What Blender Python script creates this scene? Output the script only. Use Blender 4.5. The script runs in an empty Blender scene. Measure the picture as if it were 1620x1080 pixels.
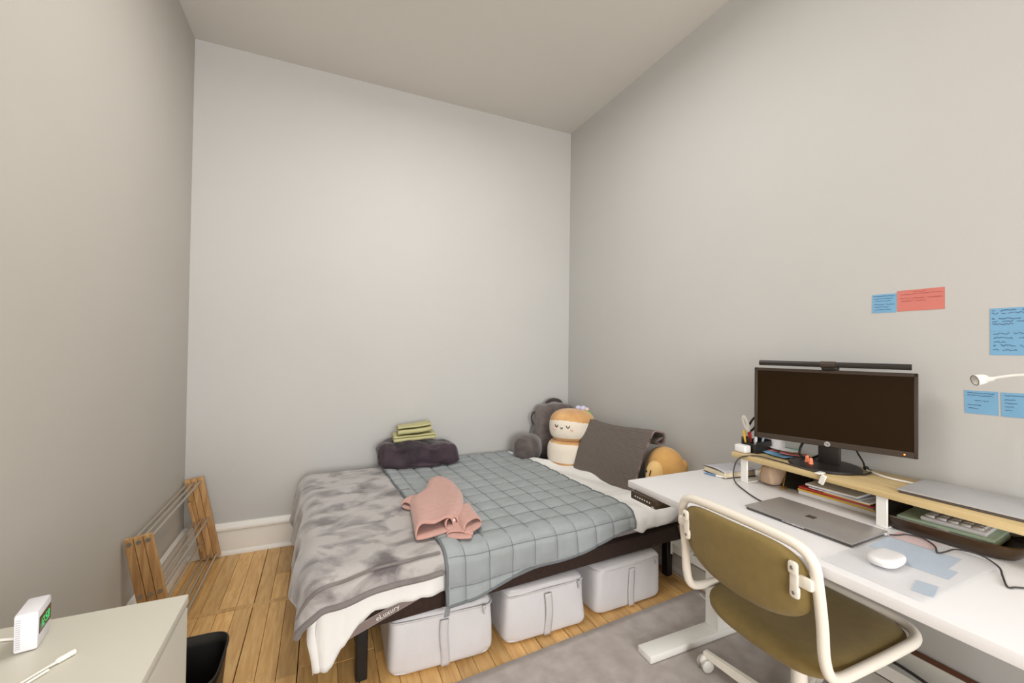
import bpy, bmesh, math, random
from mathutils import Vector, Matrix, noise

random.seed(7)
SC = bpy.context.scene
COL = SC.collection
PI = math.pi

# ------------------------------------------------------------------ camera
cam_d = bpy.data.cameras.new('camera')
cam = bpy.data.objects.new('camera', cam_d)
COL.objects.link(cam)
cam_d.sensor_width = 36.0
cam_d.lens = 669.86 * 36 / 1620
cam_d.clip_start = 0.02
yaw, pitch, roll = 0.42112, 0.013256, 0.013104
F0 = Vector((math.sin(yaw), math.cos(yaw), 0)); R0 = Vector((math.cos(yaw), -math.sin(yaw), 0)); U0 = Vector((0, 0, 1))
Fd = F0 * math.cos(pitch) + U0 * math.sin(pitch)
Ud = -F0 * math.sin(pitch) + U0 * math.cos(pitch)
Rc = R0 * math.cos(roll) + Ud * math.sin(roll)
Uc = -R0 * math.sin(roll) + Ud * math.cos(roll)
m = Matrix.Identity(4)
for i in range(3):
    m[i][0] = Rc[i]; m[i][1] = Uc[i]; m[i][2] = -Fd[i]
m[0][3], m[1][3], m[2][3] = -1.977, -3.196, 1.333
cam.matrix_world = m
SC.camera = cam

# ------------------------------------------------------------------ world, lights, exposure
WX, CH, YF = -2.7316, 3.224, -6.4          # left wall x, ceiling height, front wall y
w = bpy.data.worlds.new('world'); SC.world = w
w.use_nodes = True
w.node_tree.nodes['Background'].inputs[0].default_value = (0.9, 0.95, 1.0, 1)
w.node_tree.nodes['Background'].inputs[1].default_value = 0.3


def area(name, loc, target, sx, sy, power, color):
    d = bpy.data.lights.new(name, 'AREA')
    d.shape = 'RECTANGLE'; d.size = sx; d.size_y = sy; d.energy = power; d.color = color
    o = bpy.data.objects.new(name, d); COL.objects.link(o)
    o.location = loc
    o.rotation_euler = (Vector(target) - Vector(loc)).to_track_quat('-Z', 'Y').to_euler()
    return o


area('ceiling_lamp_light', (-1.45, -1.55, CH - 0.12), (-1.45, -1.5, 0), 0.9, 0.9, 21, (1.0, 0.985, 0.96))
area('window_daylight', (-1.75, YF + 0.06, 1.55), (-1.5, 0, 1.25), 1.8, 1.9, 112, (0.985, 0.99, 1.0))

SC.view_settings.view_transform = 'Standard'
SC.view_settings.look = 'None'
SC.view_settings.gamma = 1.0
SC.view_settings.use_curve_mapping = False
SC.view_settings.exposure = 0.53

# ------------------------------------------------------------------ materials


def s2l(c):
    return tuple(((x / 255) / 12.92 if x / 255 <= 0.04045 else ((x / 255 + 0.055) / 1.055) ** 2.4) for x in c)


def mat(name, rgb, rough=0.6, metal=0.0, var=0.0, scale=20.0, bump=0.0, bscale=200.0, rgb2=None, spec=0.5,
        emit=0.0, sheen=0.0, dist=0.0, stretch=None, lo=0.35, hi=0.65, alpha=1.0, trans=0.0, rnd=0.0, subsurf=0.0, detail=4.0):
    """procedural principled material: noise-mixed colour, noise bump"""
    mt = bpy.data.materials.new(name); mt.use_nodes = True
    nt = mt.node_tree; N = nt.nodes; L = nt.links
    b = N['Principled BSDF']
    c1 = s2l(rgb)
    b.inputs['Roughness'].default_value = rough
    b.inputs['Metallic'].default_value = metal
    b.inputs['Specular IOR Level'].default_value = spec
    if trans: b.inputs['Transmission Weight'].default_value = trans
    if sheen:
        b.inputs['Sheen Weight'].default_value = sheen
        b.inputs['Sheen Roughness'].default_value = 0.4
    if alpha < 1: b.inputs['Alpha'].default_value = alpha
    tc = N.new('ShaderNodeTexCoord')
    src = tc.outputs['Object']
    if stretch or rnd:
        mp = N.new('ShaderNodeMapping'); L.new(src, mp.inputs[0])
        if stretch: mp.inputs['Scale'].default_value = stretch
        if rnd:
            oi = N.new('ShaderNodeObjectInfo')
            mu = N.new('ShaderNodeMath'); mu.operation = 'MULTIPLY'; mu.inputs[1].default_value = 37.0
            L.new(oi.outputs['Random'], mu.inputs[0])
            cb = N.new('ShaderNodeCombineXYZ')
            L.new(mu.outputs[0], cb.inputs[0]); L.new(mu.outputs[0], cb.inputs[1])
            L.new(cb.outputs[0], mp.inputs['Location'])
        src = mp.outputs[0]
    c2 = s2l(rgb2) if rgb2 else tuple(x * (1 - var) for x in c1)
    ns = N.new('ShaderNodeTexNoise'); ns.inputs['Scale'].default_value = scale
    ns.inputs['Detail'].default_value = detail; ns.inputs['Distortion'].default_value = dist
    L.new(src, ns.inputs['Vector'])
    rp = N.new('ShaderNodeValToRGB')
    rp.color_ramp.elements[0].position = lo; rp.color_ramp.elements[1].position = hi
    rp.color_ramp.elements[0].color = (*c2, 1); rp.color_ramp.elements[1].color = (*c1, 1)
    L.new(ns.outputs[0], rp.inputs[0])
    out = rp.outputs[0]
    if rnd:
        hs = N.new('ShaderNodeHueSaturation')
        mr = N.new('ShaderNodeMapRange'); mr.inputs['To Min'].default_value = 1 - rnd; mr.inputs['To Max'].default_value = 1 + rnd * 0.6
        L.new(oi.outputs['Random'], mr.inputs['Value']); L.new(mr.outputs[0], hs.inputs['Value'])
        L.new(out, hs.inputs['Color']); out = hs.outputs[0]
    L.new(out, b.inputs['Base Color'])
    if emit:
        L.new(out, b.inputs['Emission Color']); b.inputs['Emission Strength'].default_value = emit
    if bump:
        n2 = N.new('ShaderNodeTexNoise'); n2.inputs['Scale'].default_value = bscale; n2.inputs['Detail'].default_value = 3
        L.new(src, n2.inputs['Vector'])
        bp = N.new('ShaderNodeBump'); bp.inputs['Strength'].default_value = bump; bp.inputs['Distance'].default_value = 0.004
        L.new(n2.outputs[0], bp.inputs['Height']); L.new(bp.outputs[0], b.inputs['Normal'])
    return mt


def rib_mat(name, rgb, rgb2, scale, axis='Z', rough=0.9, grid=False):
    mt = mat(name, rgb, rough=rough, var=0.1, scale=30)
    nt = mt.node_tree; N = nt.nodes; L = nt.links; b = N['Principled BSDF']
    uv = N.new('ShaderNodeUVMap')
    wv = N.new('ShaderNodeTexWave'); wv.wave_type = 'BANDS'; wv.bands_direction = 'Y'; wv.inputs['Scale'].default_value = scale
    L.new(uv.outputs[0], wv.inputs[0])
    h = wv.outputs['Fac']
    if grid:
        w2 = N.new('ShaderNodeTexWave'); w2.wave_type = 'BANDS'; w2.bands_direction = 'X'; w2.inputs['Scale'].default_value = scale
        L.new(uv.outputs[0], w2.inputs[0])
        mm = N.new('ShaderNodeMath'); mm.operation = 'MULTIPLY'; L.new(h, mm.inputs[0]); L.new(w2.outputs['Fac'], mm.inputs[1]); h = mm.outputs[0]
    mx = N.new('ShaderNodeMix'); mx.data_type = 'RGBA'
    mx.inputs[6].default_value = (*s2l(rgb2), 1)
    old = b.inputs['Base Color'].links[0].from_socket
    L.new(h, mx.inputs[0]); L.new(old, mx.inputs[7]); L.new(mx.outputs[2], b.inputs['Base Color'])
    bp = N.new('ShaderNodeBump'); bp.inputs['Strength'].default_value = 0.5; bp.inputs['Distance'].default_value = 0.004
    L.new(h, bp.inputs['Height']); L.new(bp.outputs[0], b.inputs['Normal'])
    return mt


M = {}
M['wall'] = mat('wall_paint', (194, 193, 190), 0.85, var=0.03, scale=1.2, bump=0.08, bscale=60, spec=0.25)
M['wall_l'] = mat('wall_paint_left', (192, 188, 180), 0.85, var=0.04, scale=1.2, bump=0.10, bscale=50, spec=0.25)
M['ceil'] = mat('ceiling_paint', (214, 211, 205), 0.9, var=0.03, scale=1.0, bump=0.06, bscale=60, spec=0.2)
M['trim'] = mat('trim_gloss_white', (236, 233, 226), 0.35, var=0.03, scale=3)
M['plank'] = mat('maple_floor', (236, 192, 126), 0.38, rgb2=(214, 164, 100), scale=9, stretch=(6, 0.7, 1), rnd=0.22, dist=0.6, bump=0.05, bscale=60)
M['gap'] = mat('floor_gap_dark', (52, 33, 20), 0.9)
M['rug'] = mat('grey_rug_pile', (196, 187, 181), 1.0, rgb2=(174, 163, 157), scale=14, bump=0.9, bscale=420, sheen=0.3, spec=0.1, lo=0.3, hi=0.7)
M['bedbase'] = mat('dark_brown_bed_fabric', (52, 34, 26), 0.9, var=0.3, scale=60, bump=0.3, bscale=400)
M['blackmetal'] = mat('black_metal', (22, 19, 18), 0.45, var=0.1)
M['topper'] = mat('lilac_grey_topper', (176, 166, 166), 0.9, var=0.08, scale=20, bump=0.3, bscale=200)
M['strap'] = mat('mauve_grey_strap', (182, 164, 158), 0.85, var=0.06, scale=60)
M['strapedge'] = mat('pale_strap_edge', (205, 192, 186), 0.85, var=0.06, scale=60)
M['duvet'] = mat('white_cotton', (234, 233, 230), 0.9, var=0.03, scale=8, bump=0.25, bscale=30, sheen=0.1)
M['plush'] = mat('brushed_grey_plush', (176, 171, 168), 0.85, rgb2=(100, 93, 94), scale=6.0, dist=0.6, bump=0.5, bscale=160, sheen=0.5, stretch=(1, 1.4, 1), lo=0.34, hi=0.54, detail=7)
M['plushhem'] = mat('grey_plush_hem', (126, 119, 117), 0.85, var=0.2, scale=18, bump=0.4, bscale=160, sheen=0.4)
M['quilt'] = mat('slate_grey_quilt', (154, 160, 162), 0.85, var=0.08, scale=14, bump=0.35, bscale=60, sheen=0.1)
M['quiltedge'] = mat('slate_grey_binding', (112, 117, 120), 0.85, var=0.08, scale=20)
M['quilttag'] = mat('pale_grey_loop', (178, 182, 186), 0.8, var=0.05)
M['pink'] = mat('dusty_pink_fleece', (204, 158, 146), 0.95, var=0.10, scale=40, bump=0.5, bscale=350, sheen=0.4)
M['pinkin'] = mat('dusty_pink_fleece_inside', (176, 118, 106), 0.95, var=0.10, scale=40, bump=0.4, bscale=350)
M['pearl'] = mat('pearl_button', (238, 232, 228), 0.2)
M['plum'] = mat('plum_velvet', (66, 49, 59), 0.7, rgb2=(30, 20, 27), scale=7, dist=1.2, bump=0.4, bscale=120, sheen=0.35, lo=0.3, hi=0.7)
M['green'] = rib_mat('sage_waffle_cloth', (226, 221, 172), (190, 185, 134), 24, grid=True)
M['velour'] = mat('grey_velour', (118, 108, 104), 0.8, rgb2=(82, 74, 72), scale=9, dist=0.8, bump=0.3, bscale=200, sheen=0.5)
M['velour_d'] = mat('dark_grey_webbing', (66, 58, 56), 0.8, var=0.1)
M['bun'] = mat('tan_bun_plush', (222, 178, 122), 0.95, rgb2=(200, 150, 96), scale=7, bump=0.3, bscale=300, sheen=0.4)
M['cream'] = mat('cream_plush', (236, 226, 210), 0.95, var=0.05, scale=9, bump=0.3, bscale=300, sheen=0.4)
M['stitch'] = mat('dark_stitch', (52, 40, 34), 0.8)
M['blush'] = mat('pink_blush', (240, 190, 172), 0.9)
M['lav'] = mat('lavender_felt', (200, 198, 222), 0.9, var=0.05)
M['pinkfelt'] = mat('pink_felt', (236, 196, 190), 0.9)
M['leaf'] = mat('leaf_green_felt', (136, 178, 86), 0.9, var=0.1)
M['ribbed'] = rib_mat('ribbed_grey_throw', (122, 112, 105), (98, 89, 83), 19)
M['ribbin'] = mat('ribbed_throw_fold', (150, 130, 124), 0.9, rgb2=(60, 44, 42), scale=12)
M['tanplush'] = mat('golden_tan_plush', (218, 172, 104), 0.95, rgb2=(200, 150, 86), scale=8, bump=0.3, bscale=300, sheen=0.4)
M['tanlight'] = mat('pale_tan_plush', (234, 196, 132), 0.95, var=0.06, scale=8, bump=0.3, bscale=300, sheen=0.4)
M['bag'] = mat('translucent_white_bag', (211, 209, 211), 0.55, var=0.05, scale=7, bump=0.7, bscale=11)
M['bagband'] = mat('bag_webbing', (203, 200, 201), 0.7, var=0.04, scale=40)
M['bagzip'] = mat('bag_zip_edge', (200, 197, 197), 0.6, var=0.04, scale=40)
M['zip'] = mat('zip_metal', (190, 190, 192), 0.45, metal=0.3)
M['white'] = mat('white_laminate', (232, 231, 232), 0.4, var=0.02, scale=4)
M['whitemetal'] = mat('white_powder_coat', (236, 234, 228), 0.35, var=0.02, scale=5)
M['keypad'] = mat('dark_keypad', (62, 47, 30), 0.35, var=0.1)
M['dot'] = mat('white_print', (232, 230, 224), 0.5)
M['chairwhite'] = mat('cream_white_tube', (238, 231, 218), 0.3, var=0.02, scale=5)
M['olive'] = mat('olive_upholstery', (138, 118, 68), 0.9, var=0.10, scale=30, bump=0.35, bscale=600, sheen=0.15)
M['castor'] = mat('pale_grey_caster', (214, 210, 202), 0.45, var=0.03)
M['bolt'] = mat('steel_bolt', (150, 145, 138), 0.35, metal=0.7)
M['laptop'] = mat('platinum_metal', (166, 162, 159), 0.35, metal=0.35, var=0.02, scale=60)
M['laptop_d'] = mat('dark_laptop_base', (96, 92, 92), 0.4, metal=0.3)
M['logo'] = mat('dark_mirror_logo', (92, 84, 78), 0.25, metal=0.5)
M['silver'] = mat('silver_aluminium', (196, 195, 197), 0.35, metal=0.3, var=0.02, scale=60)
M['bamboo'] = mat('pale_birch_wood', (214, 190, 142), 0.5, rgb2=(196, 170, 120), scale=5, stretch=(8, 0.8, 8), dist=0.3)
M['screen'] = mat('dark_screen', (36, 23, 8), 0.38, spec=0.12)
M['bezel'] = mat('dark_bezel', (58, 46, 36), 0.5, var=0.08)
M['monblack'] = mat('black_plastic', (36, 31, 28), 0.4, var=0.08)
M['led'] = mat('orange_led', (255, 120, 50), 0.4, emit=3.0)
M['orange'] = mat('orange_foam', (244, 142, 106), 0.9, var=0.06, scale=60)
M['blue_note'] = mat('blue_paper', (122, 172, 208), 0.85, var=0.04, scale=12)
M['pink_note'] = mat('coral_paper', (208, 124, 114), 0.85, var=0.04, scale=12)
M['ink'] = mat('dark_ink', (60, 84, 112), 0.8)
M['ink2'] = mat('violet_ink', (74, 66, 98), 0.8)
M['inkpink'] = mat('rust_ink', (176, 84, 80), 0.8)
M['teal_note'] = mat('teal_paper', (120, 178, 158), 0.85)
M['paper'] = mat('white_paper', (232, 230, 228), 0.85, var=0.03, scale=10)
M['yellow'] = mat('yellow_folder', (236, 190, 74), 0.75, var=0.05)
M['red'] = mat('red_folder', (196, 62, 52), 0.6, var=0.08)
M['book'] = mat('cream_pages', (228, 216, 188), 0.9, rgb2=(212, 198, 168), scale=6, stretch=(1, 1, 60))
M['bookcover'] = mat('lilac_grey_cover', (186, 184, 190), 0.6, var=0.08)
M['bookdark'] = mat('dark_book_edge', (70, 62, 60), 0.7)
M['penblue'] = mat('steel_blue_pen', (104, 138, 176), 0.4)
M['pouch'] = mat('taupe_pouch', (196, 168, 142), 0.8, var=0.10, scale=14, bump=0.2, bscale=120)
M['gold'] = mat('brass_edge', (190, 152, 92), 0.35, metal=0.6)
M['black'] = mat('matte_black', (16, 13, 12), 0.6, var=0.1)
M['tray'] = mat('dark_brown_lacquer', (34, 20, 10), 0.3, rgb2=(62, 42, 18), scale=5, stretch=(6, 0.6, 6), lo=0.45, hi=0.75)
M['mint'] = mat('mint_plastic', (196, 218, 192), 0.5, var=0.03)
M['keys'] = mat('white_keycaps', (232, 230, 232), 0.5)
M['cable_w'] = mat('white_cable', (235, 232, 224), 0.5)
M['cable_b'] = mat('dark_cable', (62, 56, 56), 0.5)
M['dresser'] = mat('dresser_white', (212, 208, 194), 0.45, var=0.02, scale=4)
M['pine'] = mat('pine_wood', (204, 164, 112), 0.55, rgb2=(174, 130, 82), scale=7, stretch=(7, 7, 0.6), dist=0.8, rnd=0.08)
M['chrome'] = mat('steel_tube', (196, 188, 176), 0.3, metal=0.75)
M['clockwhite'] = mat('clock_white', (228, 226, 230), 0.45, var=0.02)
M['clockgrey'] = mat('clock_vent_grey', (186, 184, 188), 0.6)
M['clockdark'] = mat('clock_dark_window', (66, 44, 26), 0.2)
M['clockgreen'] = mat('clock_digit_green', (60, 200, 120), 0.4, emit=0.45)
M['binblack'] = mat('black_bin_plastic', (24, 20, 18), 0.45, var=0.1)
M['binbag'] = mat('grey_film', (176, 178, 188), 0.3, var=0.1)
M['brownstrip'] = mat('brown_shade_strip', (92, 54, 28), 0.6, var=0.2, scale=8, stretch=(8, 1, 8))  # shade on the wall under the desk, given as a brown colour
M['clear'] = mat('frosted_clear_film', (236, 237, 240), 0.35, var=0.02, alpha=0.22)
M['paleblue'] = mat('pale_blue_sheet', (176, 200, 222), 0.8, var=0.06, scale=14)
M['palepink'] = mat('pale_pink_sheet', (226, 186, 182), 0.8, var=0.06, scale=14)
M['scred'] = mat('red_scissor_blade_guard', (176, 52, 44), 0.5)
M['scgrey'] = mat('grey_white_handle', (222, 216, 206), 0.4)
M['bottle'] = mat('white_bottle', (232, 228, 228), 0.35)

# ------------------------------------------------------------------ mesh helpers


def nb():
    return bmesh.new()


def merge(bm, tmp, mx=None):
    if mx is not None: bmesh.ops.transform(tmp, matrix=mx, verts=tmp.verts)
    me = bpy.data.meshes.new('t'); tmp.to_mesh(me); tmp.free()
    bm.from_mesh(me); bpy.data.meshes.remove(me)
    return bm


def bx(bm, lo, hi, r=0.0, seg=2, mx=None, rz=0.0):
    t = nb()
    bmesh.ops.create_cube(t, size=1)
    d = [max(1e-5, hi[i] - lo[i]) for i in range(3)]
    for v in t.verts:
        v.co = Vector((v.co.x * d[0], v.co.y * d[1], v.co.z * d[2]))
    if r > 0:
        r = min(r, min(d) * 0.49)
        bmesh.ops.bevel(t, geom=list(t.edges), offset=r, segments=seg, profile=0.5, affect='EDGES')
    T = Matrix.Translation([(lo[i] + hi[i]) / 2 for i in range(3)])
    if rz: T = T @ Matrix.Rotation(rz, 4, 'Z')
    if mx is not None: T = mx @ T
    return merge(bm, t, T)


def box(lo, hi, r=0.0, seg=2, mx=None, rz=0.0):
    return bx(nb(), lo, hi, r, seg, mx, rz)


def crom(pts, n=8, closed=False):
    P = [Vector(p) for p in pts]; out = []
    k = len(P)
    rng = k if closed else k - 1
    for i in range(rng):
        if closed: p0, p1, p2, p3 = P[(i - 1) % k], P[i], P[(i + 1) % k], P[(i + 2) % k]
        else: p0, p1, p2, p3 = P[max(0, i - 1)], P[i], P[i + 1], P[min(k - 1, i + 2)]
        for j in range(n):
            t = j / n; t2 = t * t; t3 = t2 * t
            out.append(0.5 * ((2 * p1) + (p2 - p0) * t + (2 * p0 - 5 * p1 + 4 * p2 - p3) * t2 + (3 * p1 - p0 - 3 * p2 + p3) * t3))
    if not closed: out.append(P[-1])
    return out


def tube(bm, pts, r, seg=10, closed=False, flat=None):
    P = [Vector(p) for p in pts]; n = len(P)
    rings = []; nrm = None
    for i in range(n):
        if closed: t = (P[(i + 1) % n] - P[(i - 1) % n])
        else: t = (P[min(n - 1, i + 1)] - P[max(0, i - 1)])
        if t.length < 1e-9: t = Vector((0, 0, 1))
        t.normalize()
        if nrm is None:
            a = Vector((0, 0, 1)) if abs(t.z) < 0.9 else Vector((1, 0, 0))
            nrm = t.cross(a).normalized()
        else:
            nrm = (nrm - t * nrm.dot(t))
            if nrm.length < 1e-6: nrm = t.orthogonal()
            nrm.normalize()
        bn = t.cross(nrm)
        rr = r[i] if isinstance(r, (list, tuple)) else r
        ring = []
        for k in range(seg):
            a = 2 * PI * k / seg
            ring.append(bm.verts.new(P[i] + (nrm * math.cos(a) + bn * math.sin(a) * (flat or 1)) * rr))
        rings.append(ring)
    for i in range(n if closed else n - 1):
        A = rings[i]; B = rings[(i + 1) % n]
        sh = 0
        if closed and i == n - 1:
            sh = min(range(seg), key=lambda s: (A[0].co - B[s].co).length)
        for k in range(seg):
            bm.faces.new((A[k], A[(k + 1) % seg], B[(k + 1 + sh) % seg], B[(k + sh) % seg]))
    if not closed:
        bm.faces.new(list(reversed(rings[0]))); bm.faces.new(rings[-1])
    return bm


def cyl(bm, a, b, r, seg=16):
    return tube(bm, [a, b], r, seg)


def lathe(bm, prof, seg=24, mx=None, caps=True):
    t = nb(); rings = []
    for r, z in prof:
        rings.append([t.verts.new((r * math.cos(2 * PI * k / seg), r * math.sin(2 * PI * k / seg), z)) for k in range(seg)])
    for A, B in zip(rings, rings[1:]):
        for k in range(seg):
            t.faces.new((A[k], A[(k + 1) % seg], B[(k + 1) % seg], B[k]))
    if caps:
        if prof[0][0] > 1e-6: t.faces.new(list(reversed(rings[0])))
        if prof[-1][0] > 1e-6: t.faces.new(rings[-1])
    bmesh.ops.remove_doubles(t, verts=t.verts, dist=1e-6)
    return merge(bm, t, mx)


def grid(bm, f, nu, nv, uv=True):
    V = [[bm.verts.new(f(i / nu, j / nv)) for j in range(nv + 1)] for i in range(nu + 1)]
    lay = bm.loops.layers.uv.verify() if uv else None
    for i in range(nu):
        for j in range(nv):
            fc = bm.faces.new((V[i][j], V[i + 1][j], V[i + 1][j + 1], V[i][j + 1]))
            if uv:
                for lp, (a, b) in zip(fc.loops, ((i, j), (i + 1, j), (i + 1, j + 1), (i, j + 1))):
                    lp[lay].uv = (a / nu, b / nv)
    return bm


def spow(x, e):
    return math.copysign(abs(x) ** e, x)


def blob(bm, c, rad, e1=1.0, e2=1.0, nu=32, nv=18, mx=None, disp=None):
    """superellipsoid; e1 shapes the vertical section, e2 the plan"""
    t = nb(); rings = []
    for j in range(nv + 1):
        ph = -PI / 2 + PI * j / nv
        ring = []
        for i in range(nu):
            th = 2 * PI * i / nu
            p = Vector((spow(math.cos(ph), e1) * spow(math.cos(th), e2) * rad[0],
                        spow(math.cos(ph), e1) * spow(math.sin(th), e2) * rad[1],
                        spow(math.sin(ph), e1) * rad[2]))
            if disp: p = disp(p)
            ring.append(t.verts.new(p))
        rings.append(ring)
    for j in range(nv):
        for i in range(nu):
            t.faces.new((rings[j][i], rings[j][(i + 1) % nu], rings[j + 1][(i + 1) % nu], rings[j + 1][i]))
    bmesh.ops.remove_doubles(t, verts=t.verts, dist=1e-6)
    T = Matrix.Translation(c)
    if mx is not None: T = T @ mx
    return merge(bm, t, T)


def nz(p, s=1.0, seed=0.0):
    return noise.noise(Vector((p[0] * s + seed, p[1] * s + seed * 0.7, p[2] * s - seed)))


ROOT = {}


def link(name, bm, m_, angle=40, solid=0.0, sub=0, offset=0.0):
    me = bpy.data.meshes.new(name)
    bmesh.ops.recalc_face_normals(bm, faces=bm.faces)
    bm.to_mesh(me); bm.free()
    for mm in (m_ if isinstance(m_, (list, tuple)) else [m_]):
        me.materials.append(mm)
    me.shade_smooth()
    me.set_sharp_from_angle(angle=math.radians(angle))
    o = bpy.data.objects.new(name, me); COL.objects.link(o)
    if solid:
        md = o.modifiers.new('solid', 'SOLIDIFY'); md.thickness = solid; md.offset = offset
    if sub:
        md = o.modifiers.new('sub', 'SUBSURF'); md.levels = sub; md.render_levels = sub
    return o


def tag(o, label=None, cat=None, group=None, kind=None):
    if label: o['label'] = label
    if cat: o['category'] = cat
    if group: o['group'] = group
    if kind: o['kind'] = kind
    return o


def thing(name, label, cat, loc, rz=0.0, group=None):
    o = bpy.data.objects.new(name, None); COL.objects.link(o)
    o.empty_display_size = 0.05
    o.location = loc; o.rotation_euler = (0, 0, rz)
    ROOT[o.name] = (Matrix.Translation(loc) @ Matrix.Rotation(rz, 4, 'Z'))
    return tag(o, label, cat, group)


def part(name, bm, m_, parent, local=False, label=None, kind=None, **kw):
    """mesh child of a thing (or of a part); geometry given in world space unless local"""
    root = ROOT[parent.name]
    if not local:
        bmesh.ops.transform(bm, matrix=root.inverted(), verts=bm.verts)
    o = link(name, bm, m_, **kw)
    o.parent = parent
    ROOT[o.name] = root
    return tag(o, label, kind=kind)


def solo(name, bm, m_, label, cat, group=None, **kw):
    xs = [v.co for v in bm.verts]
    lo = Vector([min(c[i] for c in xs) for i in range(3)]); hi = Vector([max(c[i] for c in xs) for i in range(3)])
    b = Vector(((lo.x + hi.x) / 2, (lo.y + hi.y) / 2, lo.z))
    bmesh.ops.translate(bm, vec=-b, verts=bm.verts)
    o = link(name, bm, m_, **kw); o.location = b
    ROOT[o.name] = Matrix.Translation(b)
    return tag(o, label, cat, group)


def struct(name, bm, m_, **kw):
    o = link(name, bm, m_, **kw); o['kind'] = 'structure'
    ROOT[o.name] = Matrix.Identity(4)
    return o


def textmesh(body, size, mx, depth=0.0004):
    c = bpy.data.curves.new('txt', 'FONT'); c.body = body; c.size = size; c.extrude = depth; c.align_x = 'CENTER'; c.align_y = 'CENTER'
    o = bpy.data.objects.new('txt', c); COL.objects.link(o)
    dg = bpy.context.evaluated_depsgraph_get(); dg.update()
    me = bpy.data.meshes.new_from_object(o.evaluated_get(dg))
    bpy.data.objects.remove(o); bpy.data.curves.remove(c)
    bm = nb(); bm.from_mesh(me); bpy.data.meshes.remove(me)
    bmesh.ops.transform(bm, matrix=mx, verts=bm.verts)
    return bm


def frame(o, x, y):
    """matrix with given origin, x axis and y axis"""
    x = Vector(x).normalized(); y = Vector(y); y = (y - x * y.dot(x)).normalized(); z = x.cross(y)
    mm = Matrix.Identity(4)
    for i in range(3):
        mm[i][0] = x[i]; mm[i][1] = y[i]; mm[i][2] = z[i]; mm[i][3] = o[i]
    return mm


# ------------------------------------------------------------------ room shell
TH = 0.12
struct('wall_back', box((WX - TH, 0, -0.05), (TH, TH, CH + 0.1)), M['wall'])
struct('wall_right', box((0, YF - TH, -0.05), (TH, 0, CH + 0.1)), M['wall'])
struct('wall_left', box((WX - TH, YF - TH, -0.05), (WX, 0, CH + 0.1)), M['wall_l'])
# front wall with a window opening behind the camera
wf = nb()
wx0, wx1, wz0, wz1 = -2.65, -0.85, 0.6, 2.5
bx(wf, (WX, YF - TH, 0), (wx0, YF, CH)); bx(wf, (wx1, YF - TH, 0), (0, YF, CH))
bx(wf, (wx0, YF - TH, 0), (wx1, YF, wz0)); bx(wf, (wx0, YF - TH, wz1), (wx1, YF, CH))
struct('wall_front', wf, M['wall'])
struct('ceiling', box((WX, YF, CH), (0, 0, CH + 0.1)), M['ceil'])
floor = struct('floor', box((WX, YF, -0.06), (0, 0, -0.012)), M['gap'])
tag(floor, None)


def plank(x0, x1, y0, y1, dz=0.0):
    part('plank', box((x0, y0, -0.012), (x1, y1, 0.0 + dz), 0.0012, 1), M['plank'], floor, angle=30)


PW = 0.0759
for i in range(36):
    x0 = WX + i * PW; x1 = min(x0 + PW, 0.0)
    g0 = 0.0009 if random.random() < 0.58 else 0.0032
    xa, xb = x0 + g0, x1 - 0.0006
    dz = lambda: -random.random() * 0.0012
    # back strip, split at random
    if random.random() < 0.25:
        yy = -0.12 - random.random() * 0.4
        plank(xa, xb, yy + 0.0008, -0.002, dz()); plank(xa, xb, -0.654, yy - 0.0008, dz())
    else:
        plank(xa, xb, -0.654, -0.002, dz())
    ym = -1.235 - (0.03 if i % 3 else 0.0)
    plank(xa, xb, ym + 0.001, -0.688, dz())
    y2 = -1.75 - 0.5 * random.random()
    plank(xa, xb, y2 + 0.001, ym - 0.001, dz())
    plank(xa, xb, YF, y2 - 0.001, dz())
part('plank', box((WX, -0.6865, -0.012), (-1.35, -0.6555, 0.0008), 0.0012, 1), M['plank'], floor, angle=30)
part('plank', box((-1.348, -0.6865, -0.012), (0, -0.6555, 0.0004), 0.0012, 1), M['plank'], floor, angle=30)


def baseboard(name, a, b, nrm):
    """profiled baseboard from a to b along a wall, nrm points into the room"""
    prof = [(0, 0), (0.028, 0), (0.028, 0.010), (0.024, 0.020), (0.018, 0.028), (0.018, 0.150), (0.026, 0.156), (0.028, 0.164),
            (0.026, 0.172), (0.017, 0.178), (0.014, 0.190), (0.008, 0.197), (0, 0.197)]
    bm = nb(); R = []
    for P in (Vector(a), Vector(b)):
        R.append([bm.verts.new(P + Vector(nrm) * d + Vector((0, 0, z))) for d, z in prof])
    for k in range(len(prof)):
        kk = (k + 1) % len(prof)
        bm.faces.new((R[0][k], R[0][kk], R[1][kk], R[1][k]))
    bm.faces.new(R[0]); bm.faces.new(list(reversed(R[1])))
    return struct(name, bm, M['trim'], angle=30)


baseboard('baseboard_back', (WX, 0, 0), (0, 0, 0), (0, -1, 0))
baseboard('baseboard_left', (WX, YF, 0), (WX, -0.028, 0), (1, 0, 0))
baseboard('baseboard_right', (0, YF, 0), (0, -0.028, 0), (-1, 0, 0))

# window behind the camera (frame and panes)
wn = nb()
for x in (wx0, (wx0 + wx1) / 2 - 0.025, wx1 - 0.05): bx(wn, (x, YF - 0.09, wz0), (x + 0.05, YF - 0.04, wz1))
for z in (wz0, 1.58, wz1 - 0.05): bx(wn, (wx0, YF - 0.09, z), (wx1, YF - 0.04, z + 0.05))
win = struct('window_1', wn, M['trim'])
part('pane', box((wx0 + 0.03, YF - 0.070, wz0 + 0.03), (wx1 - 0.03, YF - 0.066, wz1 - 0.03)), mat('window_glass', (235, 240, 240), 0.02, trans=1.0), win)

# ------------------------------------------------------------------ rug
bm = nb()


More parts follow.
